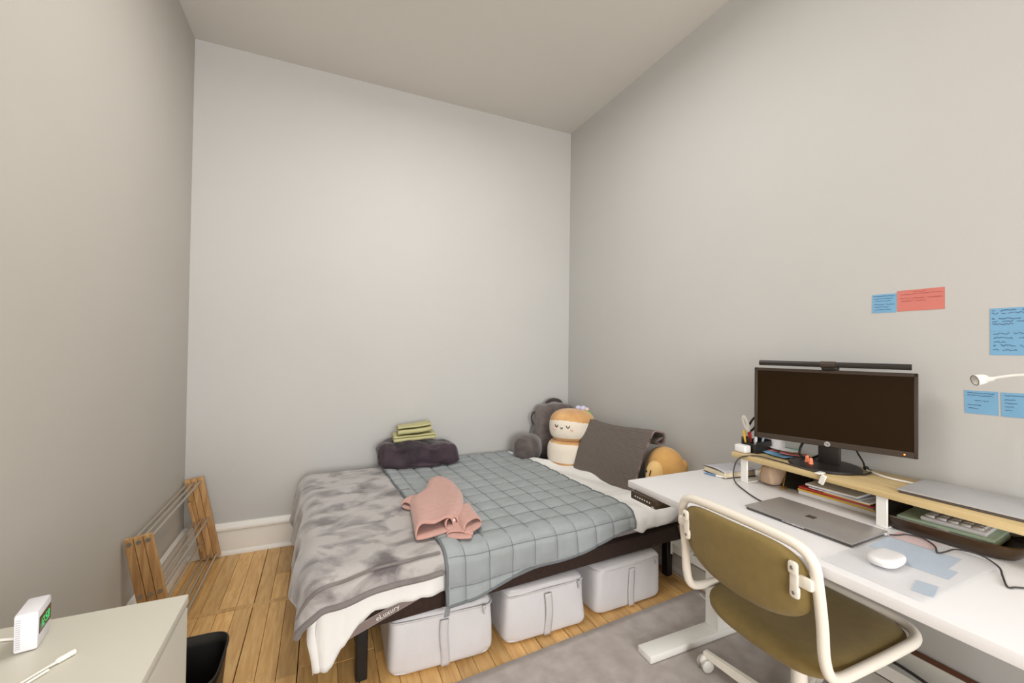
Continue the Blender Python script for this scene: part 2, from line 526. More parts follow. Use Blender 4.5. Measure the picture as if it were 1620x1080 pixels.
def rugf(s, t):
    # front long edge near the bed is slightly out of square
    x = -2.02 + s * 1.97
    ye = -1.613 + (x + 2.02) * 0.0757
    y = ye + t * (-4.1 - ye)
    p = Vector((x, y, 0.0085 + 0.0012 * noise.noise(Vector((x * 14, y * 14, 0)))))
    return p


grid(bm, rugf, 60, 70)
solo('area_rug', bm, M['rug'], 'mauve-grey low-pile area rug on the wooden floor under desk and chair', 'rug', solid=0.0075, offset=-1)

# ------------------------------------------------------------------ bed (local frame: u towards the foot, v towards the room)
BA = 0.0677
O = Vector((-0.103, -0.007, 0))
EU = Vector((-math.cos(BA), -math.sin(BA), 0)); EV = Vector((math.sin(BA), -math.cos(BA), 0))
BROT = PI + BA
BW, BL = 1.37, 1.915


def B(u, v, z):
    return O + EU * u + EV * v + Vector((0, 0, z))


BM = Matrix.Translation(O) @ Matrix.Rotation(BROT, 4, 'Z')

bed = thing('bed_frame', 'low bed base in dark brown fabric on black legs, against the back wall', 'bed', B(BL / 2, BW / 2, 0), BROT)
part('base_box', box((0, 0, 0.25), (BL, BW, 0.332), 0.012, 2, mx=BM), M['bedbase'], bed)
for u, v in ((0.075, 0.105), (0.075, BW - 0.105), (1.80, 0.105), (1.80, BW - 0.105), (0.95, 0.685)):
    part('leg', box((u - 0.022, v - 0.022, 0.0), (u + 0.022, v + 0.022, 0.252), 0.004, 1, mx=BM), M['blackmetal'], bed)

mt = thing('mattress', 'thin mattress with lilac-grey topper on the dark bed base', 'mattress', B(BL / 2, BW / 2, 0.332), BROT)
part('mattress_body', box((0.005, 0.01, 0.332), (BL + 0.02, BW - 0.015, 0.44), 0.035, 4, mx=BM), M['topper'], mt)
# elastic corner straps that run down over the bed base


def band(bm, a, b, wv, nrm, th=0.003, n=8, sag=0.0):
    a, b, wv, nrm = Vector(a), Vector(b), Vector(wv), Vector(nrm).normalized()
    def f(s, t):
        return a.lerp(b, s) + wv * (t - 0.5) + nrm * (sag * math.sin(PI * s))
    t_ = nb(); grid(t_, f, n, 2)
    bmesh.ops.solidify(t_, geom=t_.faces[:], thickness=th)
    return merge(bm, t_)


fv = BW + 0.006
sA, sB = B(1.560, fv, 0.350), B(1.885, fv, 0.252)
st = part('corner_strap', band(nb(), sA, sB, Vector((0, 0, 0.034)), EV, 0.003), M['strap'], mt, label='lettered mauve corner strap')
for dz in (-0.0165, 0.0165):
    part('strap_edge', band(nb(), sA + EV * 0.0018 + Vector((0, 0, dz)), sB + EV * 0.0018 + Vector((0, 0, dz)), Vector((0, 0, 0.003)), EV, 0.002), M['strapedge'], st)
tdir = (sA - sB).normalized()
tx = textmesh('eLuxury', 0.028, frame(sA.lerp(sB, 0.50) + EV * 0.0035, tdir, (0, 0, 1)))
part('lettering', tx, M['dot'], st)
st2 = part('corner_strap', band(nb(), B(0.098, fv, 0.338), B(0.070, fv, 0.252), -EU * 0.036, EV, 0.003), M['strap'], mt)
for d in (-0.0165, 0.0165):
    part('strap_edge', band(nb(), B(0.098 + d, fv + 0.0018, 0.338), B(0.070 + d, fv + 0.0018, 0.252), -EU * 0.003, EV, 0.002), M['strapedge'], st2)


def drape(u, v, zt, R, L, W, flare=0.08):
    ou, ov = max(0.0, u - L), max(0.0, v - W)
    d = math.hypot(ou, ov)
    uu, vv = min(u, L), min(v, W)
    if d < 1e-9: return Vector((uu, vv, zt))
    du, dv = ou / d, ov / d
    if d < R * PI / 2:
        a = d / R; h = R * math.sin(a); dr = R * (1 - math.cos(a))
    else:
        h = R; dr = R + d - R * PI / 2
    h += flare * dr
    return Vector((uu + du * h, vv + dv * h, zt - dr))


def clothz(p, amp, s, seed):
    q = p.copy()
    n = nz(p, s, seed)
    q.z += amp * n
    return q


def lerpk(x, ks):
    if x <= ks[0][0]: return ks[0][1]
    for (a, b), (c, d) in zip(ks, ks[1:]):
        if x <= c: 
            t = (x - a) / (c - a); t = t * t * (3 - 2 * t)
            return b + (d - b) * t
    return ks[-1][1]


# white duvet
def duvf(s, t):
    v0 = 0.03 + t * (BW - 0.03)
    us = lerpk(v0, [(0.0, 0.50), (0.15, 0.455), (0.66, 0.235), (1.13, 0.14), (1.4, 0.11)])
    u = us + s * (1.945 + lerpk(t, [(0, 0.04), (0.76, 0.05), (0.95, 0.165)]) - us)
    vm = BW + lerpk(u, [(0.1, 0.075), (0.46, 0.09), (0.56, 0.02), (1.40, 0.02), (1.48, 0.115), (1.76, 0.118), (1.83, 0.15), (1.89, 0.22), (1.94, 0.275), (2.0, 0.27), (2.1, 0.25)])
    v = 0.03 + t * (vm - 0.03)
    p = drape(u, v, 0.462, 0.05, 1.925 + 0.025 * lerpk(v, [(1.2, 0), (1.36, 1)]), BW - 0.035, 0.07)
    ov = max(0, v - BW + 0.02) + max(0, u - 1.96)
    k = min(1, ov * 8)
    p.z += 0.006 * nz((u, v, 0), 5, 3) + 0.003 * nz((u, v, 0), 14, 5)
    if u < 0.55: p.z += 0.012 * max(0, nz((u * 1.6, v, 0), 6, 8)) + 0.004 * math.sin(40 * (u + 0.35 * v)) * (1 if u < 0.5 else 0)
    # gathers along the hanging edge
    p.y += k * (0.005 * math.sin(u * 62 + 3 * nz((u, v, 0), 6, 1)) + 0.010 * nz((u, v, 1), 8, 2))
    p.z += 0.022 * math.exp(-((u - us) / 0.05) ** 2)
    p.x += k * 0.004 * math.sin(v * 30) * (1 if u > 1.95 else 0)
    if u < 0.5 and v > 1.15: p.z += 0.020 * abs(nz((u * 1.3, v, 0), 9, 31)) + 0.006 * math.sin(u * 45 + v * 20)
    return B(p.x, p.y, p.z)


dv = grid(nb(), duvf, 130, 90)
solo('duvet', dv, M['duvet'], 'white cotton duvet spread on the bed under grey blanket and quilt', 'duvet', solid=0.022, offset=0, angle=80)

# brushed grey plush blanket over the foot of the bed
def plf(s, t):
    u = 1.44 + s * (1.93 + lerpk(t, [(0, 0.30), (0.6, 0.25), (1, 0.175)]) - 1.44)
    vm = BW + lerpk(u, [(1.4, 0.085), (1.75, 0.085), (1.93, 0.115), (2.02, 0.13), (2.25, 0.13)])
    v = 0.05 + t * (vm - 0.05)
    p = drape(u, v, 0.494, 0.062, 1.925 + 0.035 * lerpk(v, [(0.5, 0), (1.3, 1)]), BW - 0.030, 0.16)
    p.z += 0.010 * nz((u, v, 0), 4, 11) + 0.004 * nz((u, v, 0), 11, 13)
    k = min(1, max(0, u - 1.98) * 10)
    p.x += k * (0.012 * math.sin(v * 17 + 1) + 0.01 * nz((u, v, 0), 5, 4))
    return B(p.x, p.y, p.z)


bl = thing('plush_blanket', 'brushed silvery-grey plush blanket draped over the foot end of the bed', 'blanket', B(1.75, 0.7, 0.48), BROT)
part('blanket_cloth', grid(nb(), plf, 60, 90), M['plush'], bl, solid=0.014, offset=0, angle=80)
hem = [plf(i / 60, 0.99) + EV * 0.012 + Vector((0, 0, -0.004)) for i in range(7, 61)]
part('hem', tube(nb(), hem, 0.011, 8), M['plushhem'], bl, label='rolled grey hem')
hem2 = [plf(i / 60, 0.945) + EV * 0.010 + Vector((0, 0, 0.006)) for i in range(7, 61)]
part('hem', tube(nb(), hem2, 0.006, 8), M['plushhem'], bl)

# slate quilt with stitched squares
QU0, QU1 = 0.47, 1.50
CELL = 0.1145


def qf(s, t, dz=0.0):
    u = QU0 + s * (QU1 - QU0)
    vm = BW + lerpk(u, [(0.45, 0.09), (1.0, 0.15), (1.5, 0.215)])
    v = 0.012 + t * (vm - 0.012)
    R = 0.06
    lift = 0.012 * lerpk(u, [(1.36, 0), (1.47, 1)])
    p = drape(u, v, 0.486 + lift, R, 99, BW - 0.03, 0.06)
    cu = ((u - QU0 - 0.03) / CELL) % 1.0; cv = ((v - 0.03) / CELL) % 1.0
    sm = lambda c: (lambda k: k * k * (3 - 2 * k))(min(1.0, min(c, 1 - c) * CELL / 0.015))
    puff = sm(cu) * sm(cv) * (0.62 + 0.38 * abs(math.sin(PI * cu) * math.sin(PI * cv)))
    amp = 0.0105
    wr = 0.004 * nz((u, v, 0), 9, 21) + 0.006 * nz((u, v, 0), 3, 22)
    off = puff * amp + wr + dz
    if v < BW - 0.03: p.z += off
    else:
        p.y += off; p.z += off * 0.4
        p.y += 0.012 * math.sin(u * 9 + 0.6) * min(1, (v - BW + 0.03) * 6)
    return B(p.x, p.y, p.z)


q_ = thing('quilt', 'slate-grey quilt stitched in squares across the middle of the bed', 'quilt', B(1.0, 0.7, 0.48), BROT)
part('quilt_cloth', grid(nb(), qf, 126, 180), M['quilt'], q_, solid=0.006, offset=0, angle=80)
edge = [qf(0, i / 90) for i in range(0, 91)] + [qf(i / 60, 1) for i in range(1, 61)] + [qf(1, 1 - i / 90) for i in range(1, 91)]
part('binding', tube(nb(), edge, 0.0075, 8), M['quiltedge'], q_, label='narrow edge binding')
stm = nb()
for k in range(1, 9):
    s_ = (0.03 + k * CELL) / (QU1 - QU0)
    if s_ < 0.99: tube(stm, [qf(s_, i / 140, 0.0042) for i in range(1, 140)], 0.0014, 4)
for k in range(0, 14):
    def row(s_, vv):
        u = QU0 + s_ * (QU1 - QU0); vm = BW + lerpk(u, [(0.45, 0.09), (1.0, 0.15), (1.5, 0.215)])
        return (vv - 0.012) / (vm - 0.012)
    vv = 0.03 + k * CELL
    ps = [qf(i / 80, row(i / 80, vv), 0.0042) for i in range(1, 80) if row(i / 80, vv) < 0.99]
    if len(ps) > 2: tube(stm, ps, 0.0014, 4)
part('stitching', stm, M['quiltedge'], q_, label='darker stitched square lines')
cn = qf(1, 1)
part('corner_loop', band(nb(), cn + EV * 0.006 + Vector((0, 0, 0.004)), cn + EV * 0.006 + EU * 0.006 + Vector((0, 0, -0.034)), EU * 0.024, EV, 0.003), M['quilttag'], q_, label='pale corner loop')

# ------------------------------------------------------------------ storage bags under the bed


def make_bag(xc, yc, w_, d_, h_, label, seed, rz=0.0):
    """soft zipped storage bag, front face towards -y"""
    t = thing('storage_bag', label, 'storage bag', (xc, yc, 0), rz, 'white zipped storage bags under the bed')
    def dsp(p):
        q = p.copy()
        k = (p.z / (h_ / 2))
        q.x *= 1 - 0.02 * (k + 1); q.y *= 1 - 0.03 * (k + 1)
        a = 0.013 * nz(p, 8, seed) + 0.006 * nz(p, 19, seed + 4)
        q.y += a * (1 if abs(k) < 0.92 else 0.2)
        q.z += (0.004 * nz(p, 8, seed + 2) if k > 0.8 else 0)
        return q
    bm = blob(nb(), (0, 0, h_ / 2 + 0.0005), (w_ / 2, d_ / 2, h_ / 2), 0.20, 0.20, 72, 26, None, dsp)
    bod = part('bag_body', bm, M['bag'], t, local=True, angle=70)
    zt = h_ * 0.90
    pts = []
    for i in range(64):
        a = 2 * PI * i / 64
        pts.append((spow(math.cos(a), 0.20) * (w_ / 2 * 0.965), spow(math.sin(a), 0.20) * (d_ / 2 * 0.95), zt - 0.004 + 0.003 * math.sin(3 * a + seed)))
    part('zip_edge', tube(nb(), pts, 0.0045, 6, closed=True), M['bagzip'], t, local=True)
    sf = lambda s, q: Vector(((q - 0.5) * 0.036 + 0.004 * math.sin(5 * s + seed), -d_ / 2 - 0.0015 - 0.003 * math.sin(PI * s) ** 2, 0.012 + s * (zt - 0.03)))
    hb = grid(nb(), sf, 14, 3)
    part('webbing_handle', hb, M['bagband'], t, local=True, solid=0.004)
    zp = nb(); bx(zp, (w_ * 0.36, -d_ / 2 - 0.004, zt - 0.012), (w_ * 0.36 + 0.016, -d_ / 2 + 0.008, zt + 0.004), 0.003)
    bx(zp, (w_ * 0.36 + 0.004, -d_ / 2 - 0.004, zt - 0.034), (w_ * 0.36 + 0.011, -d_ / 2 + 0.001, zt - 0.010), 0.002)
    part('zip_pull', zp, M['zip'], t, local=True)
    return t


make_bag(-1.487, -1.270, 0.455, 0.405, 0.243, 'white zipped storage bag under the foot end of the bed, leftmost of three', 1.0, -0.03)
make_bag(-1.004, -1.268, 0.438, 0.405, 0.241, 'white zipped storage bag under the bed, between the two others', 5.0, 0.01)
make_bag(-0.507, -1.243, 0.450, 0.405, 0.243, 'white zipped storage bag under the bed, nearest the white desk', 9.0, 0.03)

# ------------------------------------------------------------------ pillows and plush toys at the head of the bed
br = thing('bedrest_pillow', 'grey velour bedrest pillow with arms, standing in the room corner', 'pillow', (-0.20, -0.13, 0.445))


def brd(p):
    q = p.copy()
    k = (p.z + 0.2) / 0.4
    q.y += 0.03 * k
    q.x *= 1.10 - 0.20 * k
    if p.x < 0: q.x -= 0.085 * max(0, 0.75 - k) ** 1.5
    n = nz(p, 6, 3)
    q += Vector((0.012 * n, 0.012 * nz(p, 7, 9), 0.010 * n))
    # corner ears and seam gathers at the top
    q.z += 0.10 * max(0, abs(p.x) / 0.2 - 0.55) * (1 if p.z > 0.08 else 0)
    d = math.hypot(p.x + 0.03, p.z - 0.02)
    if p.y < 0: q.y += 0.022 * math.exp(-(d / 0.05) ** 2)
    return q


part('back_cushion', blob(nb(), (-0.195, -0.135, 0.658), (0.185, 0.105, 0.212), 0.55, 0.5, 44, 26, None, brd), M['velour'], br)


def armd(p):
    q = p.copy(); n = nz(p, 9, 5); q *= 1 + 0.06 * n; return q


part('arm', blob(nb(), (-0.490, -0.205, 0.550), (0.108, 0.140, 0.100), 0.75, 0.7, 32, 18, Matrix.Rotation(-0.62, 4, 'Z'), armd), M['velour'], br)
part('arm', blob(nb(), (-0.08, -0.19, 0.515), (0.068, 0.075, 0.07), 0.75, 0.7, 24, 14, None, armd), M['velour'], br)
hp = crom([(-0.265, -0.085, 0.845), (-0.245, -0.08, 0.880), (-0.19, -0.075, 0.894), (-0.135, -0.08, 0.882), (-0.105, -0.085, 0.845)], 6)
part('carry_handle', tube(nb(), hp, 0.006, 8, flat=2.4), M['velour_d'], br, label='dark webbing carry handle')
sp = crom([(-0.385, -0.10, 0.70), (-0.40, -0.085, 0.755), (-0.375, -0.08, 0.80), (-0.355, -0.09, 0.77)], 6)
part('side_loop', tube(nb(), sp, 0.004, 6, flat=2), M['velour_d'], br)

# two-tier bun plush with a sleeping face
BC = Vector((-0.250, -0.462, 0))
bp = thing('bun_plush', 'cream and tan two-tier bun plush with closed eyes, in front of bedrest', 'plush toy', (BC.x, BC.y, 0.445))


def bunr(z, R, h, e1):
    return R * max(0, (1 - abs(z / h) ** (2 / e1))) ** (e1 / 2)


def bun(name, c, R, h, e1, lo, hi, wob, seed):
    bm = blob(nb(), c, (R, R * 0.92, h), e1, 1.0, 96, 90)
    for f in bm.faces:
        cz = (f.calc_center_median() - Vector(c))
        az = math.atan2(cz.y, cz.x)
        k = cz.z / h
        if lo < k < hi + wob * math.cos(2 * (az - 3.75)): f.material_index = 1
    for v in bm.verts:
        d = v.co - Vector(c)
        v.co += d * 0.02 * nz(d, 8, seed)
    return part(name, bm, [M['bun'], M['cream']], bp, angle=80)


UC = Vector((BC.x + 0.0, BC.y - 0.005, 0.752)); LC = Vector((BC.x, BC.y, 0.554))
b1 = bun('upper_bun', UC, 0.172, 0.122, 0.72, -0.62, 0.36, 0.10, 2)
b2 = bun('lower_bun', LC, 0.185, 0.112, 0.62, -0.45, 0.70, 0.02, 6)
FA = math.radians(214)


def onbun(az, z, out=0.002):
    r = bunr(z, 0.172, 0.122, 0.72) + out
    return UC + Vector((r * math.cos(az), 0.92 * r * math.sin(az), z))


def smile(a0, z0, wa, dz, r, parent, name):
    pts = [onbun(a0 + wa * (i / 8 - 0.5) * 2, z0 - dz * (1 - (2 * (i / 8) - 1) ** 2), 0.003) for i in range(9)]
    part(name, tube(nb(), pts, r, 6), M['stitch'], parent)


smile(FA - 0.27, 0.022, 0.075, 0.016, 0.0028, b1, 'closed_eye')
smile(FA + 0.28, 0.022, 0.075, 0.016, 0.0028, b1, 'closed_eye')
smile(FA, 0.008, 0.05, 0.010, 0.0026, b1, 'mouth')
for a in (FA - 0.40, FA + 0.44):
    c = onbun(a, -0.008, -0.002)
    part('cheek', blob(nb(), c, (0.011, 0.011, 0.009), 1, 1, 12, 8), M['blush'], b1)
RD = Vector((0.912, -0.409, 0))
for k, (dx, dz, mm, rr) in enumerate(((0.045, 0.132, 'lav', 0.022), (0.082, 0.128, 'lav', 0.026), (0.110, 0.120, 'pinkfelt', 0.019))):
    part('flower_petal', blob(nb(), UC + RD * dx + Vector((-0.0, 0.0, dz)), (rr, rr * 0.8, rr * 0.75), 1, 1, 14, 8), M[mm], b1)
lf = nb()
blob(lf, UC + RD * 0.120 + Vector((0, 0, 0.102)), (0.046, 0.02, 0.008), 1, 1, 16, 8, Matrix.Rotation(-0.42, 4, 'Z') @ Matrix.Rotation(0.55, 4, 'Y'))
part('leaf', lf, M['leaf'], b1, label='green felt leaf')

# ribbed throw folded over itself, leaning on the toys
TL, TR = Vector((-0.195, -0.600, 0.798)), Vector((-0.182, -1.245, 0.832))
BR_, BL_ = Vector((-0.262, -1.160, 0.449)), Vector((-0.352, -0.642, 0.449))


def throwf(s, t):
    """s along the length, t: bottom front -> top -> folded behind"""
    top = TL.lerp(TR, s) + Vector((0, 0, -0.020 * math.sin(PI * s) * (1.15 - s)))
    bot = BL_.lerp(BR_, s)
    if t < 0.62:
        k = t / 0.62
        p = bot.lerp(top, k)
        bul = math.sin(PI * k) * 0.014
        return p + Vector((-bul, 0, 0)) + Vector((0.004 * nz(p, 7, 2), 0, 0))
    k = (t - 0.62) / 0.38
    path = [(0, 0), (0.012, 0.012), (0.040, 0.010), (0.085, -0.004), (0.096, -0.030), (0.090, -0.062), (0.052, -0.070), (0.030, -0.050), (0.056, -0.036), (0.074, -0.030)]
    f_ = k * (len(path) - 1); i = min(int(f_), len(path) - 2); a = Vector(path[i]); b = Vector(path[i + 1]); q = a.lerp(b, f_ - i)
    return top + Vector((q.x, 0, q.y))


th_ = thing('ribbed_throw', 'folded grey ribbed throw leaning beside the bun plush', 'throw blanket', (-0.24, -0.9, 0.485))
tb = grid(nb(), throwf, 40, 74)
part('throw_cloth', tb, M['ribbed'], th_, solid=0.009, offset=0, angle=80)
ed = [throwf(1, i / 60) for i in range(61)]
part('edge_binding', tube(nb(), ed, 0.0055, 6), M['ribbin'], th_, label='pale bound edge at the fold')

# tan animal plush peeking out behind the desk corner
tp = thing('animal_plush', 'golden tan animal plush with small dark eye, half hidden behind desk corner', 'plush toy', (-0.105, -1.262, 0.444))
part('body', blob(nb(), (-0.105, -1.268, 0.598), (0.092, 0.142, 0.154), 0.9, 1.0, 36, 22), M['tanplush'], tp)
part('muzzle', blob(nb(), (-0.178, -1.276, 0.588), (0.060, 0.062, 0.092), 0.85, 1.0, 28, 18), M['tanlight'], tp, label='paler rounded muzzle')
part('eye', blob(nb(), (-0.234, -1.252, 0.618), (0.006, 0.006, 0.007), 1, 1, 10, 6), M['stitch'], tp)
part('eye', tube(nb(), [(-0.236, -1.290, 0.634), (-0.241, -1.285, 0.602)], 0.0032, 6), M['stitch'], tp)
part('ear', blob(nb(), (-0.07, -1.366, 0.655), (0.026, 0.034, 0.044), 0.9, 1.0, 16, 10), M['tanplush'], tp)

# ------------------------------------------------------------------ plum velvet blanket and sage cloths
pb = thing('folded_velvet_blanket', 'dark plum velvet blanket folded thick against the back wall', 'blanket', (-1.345, -0.145, 0.497))


def pbd(p):
    q = p.copy()
    kx = p.x / 0.27
    q.z *= 1.0 - 0.16 * max(0, kx) - 0.02 * kx
    q.z -= 0.020 * max(0, kx)
    n = nz(p, 5, 4); n2 = nz(p, 11, 7)
    q += Vector((0.022 * n2, 0.026 * n + 0.012 * nz(p, 15, 8), 0.026 * nz(p, 7, 1) + 0.010 * nz(p, 16, 2) if p.z > -0.05 else 0))
    # diagonal creases on the front
    if p.y < 0.02:
        for x0, amp in ((0.02, 0.034), (0.065, 0.026), (-0.16, 0.018)):
            d = (p.x - x0) - 0.55 * (0.07 - p.z)
            q.y += amp * math.exp(-(d / 0.012) ** 2); q.z -= 0.5 * amp * math.exp(-(d / 0.012) ** 2) * (1 if p.z > 0 else 0)
        d = math.hypot(p.x + 0.035, (p.z + 0.045) * 1.6)
        q.y += 0.045 * math.exp(-(d / 0.035) ** 2)
    return q


part('folded_body', blob(nb(), (-1.345, -0.185, 0.583), (0.275, 0.125, 0.090), 0.38, 0.42, 96, 34, None, pbd), M['plum'], pb, angle=70)
sc = []
for i in range(34):
    a = i / 33 * 2 * PI * 1.6
    r = 0.052 - 0.001 * i
    sc.append((r * math.cos(a + 1.2) * 0.8, r * math.sin(a + 1.2)))
rl = grid(nb(), lambda s, t: Vector((-1.620 + s * 0.10, -0.225 + sc[int(t * 33)][0], 0.575 + sc[int(t * 33)][1] * 1.15 + 0.004 * math.sin(9 * s))), 6, 33)
part('rolled_end', rl, M['plum'], pb, solid=0.012, angle=80)


def folded(x0, x1, yf, yb, z0, gap, layers, rx=0.0, amp=0.004, seed=1):
    """zig-zag folded cloth, folds at front (yf) and back (yb)"""
    path = []
    r = gap / 2
    for k in range(layers):
        z = z0 + k * gap
        a, b = (yb, yf) if k % 2 == 0 else (yf, yb)
        for i in range(7): path.append((a + (b - a) * i / 6, z))
        if k < layers - 1:
            sgn = -1 if b == yf else 1
            for i in range(1, 6):
                th = -PI / 2 + PI * i / 6
                path.append((b + sgn * r * math.cos(th), z + r + r * math.sin(th)))
    n = len(path) - 1
    def f(s, t):
        i = min(int(t * n + 0.5), n); y, z = path[i]
        x = x0 + (x1 - x0) * s
        return Vector((x + 0.012 * (y - yf) / (yb - yf), y, z + rx * (x - x0) + amp * nz((x * 1.0, y, z * 0.2), 9, seed)))
    return grid(nb(), f, 18, n)


solo('waffle_cloth', folded(-1.525, -1.235, -0.245, -0.085, 0.680, 0.013, 3, 0.03, 0.008, 2), M['green'],
     'sage green waffle cloth folded flat on the plum blanket, lower of two', 'cloth', 'sage waffle cloths on the plum blanket', solid=0.008, offset=0, angle=80)
solo('waffle_cloth', folded(-1.495, -1.262, -0.230, -0.095, 0.722, 0.020, 3, 0.09, 0.008, 5), M['green'],
     'sage green waffle cloth rolled loosely, uppermost on the plum blanket', 'cloth', 'sage waffle cloths on the plum blanket', solid=0.008, offset=0, angle=80)

# ------------------------------------------------------------------ pink garment on the quilt
pk = thing('pink_garment', 'dusty pink fleece garment folded loosely on the grey quilt', 'garment', (-1.42, -1.05, 0.505))
ZB = 0.513


def flat(Lc, Rc_, ha, ht, zb=ZB, nt=26, ns=28, lip=0.0):
    """flattened cloth tube open at the t=0 end; Lc, Rc_ edge curves"""
    Lp, Rp = crom(Lc, 10), crom(Rc_, 10)
    def at(P, t):
        f_ = t * (len(P) - 1); i = min(int(f_), len(P) - 2); return P[i].lerp(P[i + 1], f_ - i)
    def f(s, t):
        a = 2 * PI * s
        l, r = at(Lp, t), at(Rp, t)
        k = 0.5 + 0.5 * spow(math.cos(a), 0.8)
        p = l.lerp(r, k)
        up = math.sin(a)
        h = ha * (1 - t) + ht * t
        # top sheet dips between the loop on the left and the right part
        sh = 1 + lip * (1 - t) * (math.cos(2 * PI * k * 0.95))
        p = Vector((p.x, p.y, zb + (h * sh * up ** 0.7 if up > 0 else 0.002) + l.z * (1 - k) + r.z * k))
        p.z += 0.004 * nz(p, 8, 3) * (1 if up > 0 else 0)
        p.y -= 0.045 * (1 - t) ** 3 * (0.5 - 0.5 * up) - 0.012 * (1 - t) ** 3
        return p
    t_ = grid(nb(), f, ns, nt)
    bmesh.ops.remove_doubles(t_, verts=t_.verts, dist=1e-5)
    return t_


part('garment_body', flat([(-1.600, -1.375, 0), (-1.572, -1.15, 0), (-1.545, -0.97, 0), (-1.50, -0.91, 0.0), (-1.43, -0.80, 0), (-1.372, -0.66, 0), (-1.325, -0.632, 0)],
                          [(-1.425, -1.335, 0.004), (-1.345, -1.22, 0.006), (-1.290, -1.06, 0.004), (-1.262, -0.93, 0), (-1.256, -0.80, 0), (-1.262, -0.70, 0), (-1.30, -0.645, 0)],
                          0.052, 0.020, lip=0.35), M['pink'], pk, solid=0.007, offset=0, angle=80)
part('collar_fold', flat([(-1.592, -0.985, 0), (-1.575, -0.93, 0), (-1.53, -0.895, 0)], [(-1.553, -1.03, 0), (-1.53, -0.98, 0), (-1.50, -0.91, 0)], 0.022, 0.018, nt=10, ns=16), M['pink'], pk, solid=0.006, offset=0, angle=80)
part('sleeve', flat([(-1.396, -1.405, 0.004), (-1.392, -1.30, 0.004), (-1.36, -1.18, 0)], [(-1.295, -1.345, 0.006), (-1.288, -1.27, 0.006), (-1.275, -1.12, 0)], 0.034, 0.025, nt=14, ns=22), M['pink'], pk, solid=0.007, offset=0, angle=80)
part('sleeve', flat([(-1.462, -1.345, 0.006), (-1.45, -1.27, 0.004), (-1.41, -1.18, 0)], [(-1.398, -1.325, 0.010), (-1.375, -1.24, 0.008), (-1.34, -1.14, 0)], 0.034, 0.02, nt=14, ns=22, zb=ZB + 0.004), M['pink'], pk, solid=0.006, offset=0, angle=80)
part('folded_hem', flat([(-1.47, -1.392, -0.004), (-1.45, -1.33, 0), (-1.42, -1.26, 0)], [(-1.372, -1.435, -0.004), (-1.335, -1.37, 0), (-1.32, -1.30, 0)], 0.014, 0.012, nt=10, ns=18), M['pink'], pk, solid=0.005, offset=0, angle=80)
part('button', blob(nb(), (-1.428, -1.365, 0.560), (0.005, 0.005, 0.005), 1, 1, 12, 8), M['pearl'], pk, label='small pearl button')

# ------------------------------------------------------------------ wooden shoe rack leaning on the left wall
rk = thing('shoe_rack', 'pine shoe rack with steel rods leaning on the left wall', 'shoe rack', (-2.60, -0.48, 0))
def rackpt(k, q, y):
    """k: 0 bottom..1 top along the slanted upright, q: 0 wall side..1 room side"""
    b0, b1_ = Vector((-2.632, y, 0.003)), Vector((-2.527, y, 0.020))
    t0, t1 = Vector((-2.7235, y, 0.503)), Vector((-2.627, y, 0.518))
    return b0.lerp(b1_, q).lerp(t0.lerp(t1, q), k)


for y in (-0.048, -0.902):
    for j in range(3):
        bm = nb()
        q0, q1 = j / 3 + 0.008, (j + 1) / 3 - 0.008
        dd = 0.010
        vs = []
        for yy in (y - dd, y + dd):
            for k, q in ((0, q0), (0, q1), (1, q1), (1, q0)):
                p = rackpt(k, q, yy); vs.append(bm.verts.new(p))
        for f in ((0, 1, 2, 3), (7, 6, 5, 4), (0, 4, 5, 1), (1, 5, 6, 2), (2, 6, 7, 3), (3, 7, 4, 0)):
            bm.faces.new([vs[i] for i in f])
        bmesh.ops.bevel(bm, geom=bm.edges[:], offset=0.0022, segments=1, affect='EDGES')
        part('upright_board', bm, M['pine'], rk, angle=30)
for k in (0.045, 0.5, 0.955):
    for q in (0.17, 0.5, 0.83):
        a = rackpt(k, q, -0.040); b = rackpt(k, q, -0.910)
        part('rod', cyl(nb(), a, b, 0.0060, 12), M['chrome'], rk)
        bo = nb()
        n = Vector((0, -1, 0)); c = rackpt(k, q, -0.912)
        tube(bo, [c, c + n * 0.004], 0.0085, 12); 
        part('bolt', bo, M['bolt'], rk)
# folded strut behind the far upright
s0, s1 = Vector((-2.690, -0.075, 0.375)), Vector((-2.618, -0.075, 0.070))
sd = (s1 - s0)
bm = box((-0.016, -0.008, 0), (0.016, 0.008, sd.length), 0.003, 1, mx=Matrix.Translation(s0) @ sd.to_track_quat('Z', 'Y').to_matrix().to_4x4())
part('folding_strut', bm, M['pine'], rk)
part('rod', cyl(nb(), (-2.622, -0.07, 0.13), (-2.622, -0.86, 0.13), 0.0055, 10), M['chrome'], rk)

# ------------------------------------------------------------------ dresser with clock and cable
dr = thing('dresser', 'white dresser beside the left wall with a clock on top', 'dresser', (-2.48, -2.45, 0))
DX0, DX1, DY0, DY1, DZ = WX + 0.032, -2.236, -2.85, -2.048, 0.78
part('body', box((DX0, DY0 + 0.002, 0.0), (DX1 - 0.018, DY1 - 0.002, DZ - 0.022), 0.002, 1), M['dresser'], dr)
part('top_panel', box((DX0, DY0, DZ - 0.021), (DX1, DY1, DZ), 0.0025, 2), M['dresser'], dr)
zz = DZ - 0.026
for h_ in (0.215, 0.245, 0.245):
    part('drawer_front', box((DX1 - 0.0175, DY0 + 0.004, zz - h_), (DX1 - 0.001, DY1 - 0.003, zz), 0.002, 1), M['dresser'], dr)
    zz -= h_ + 0.004

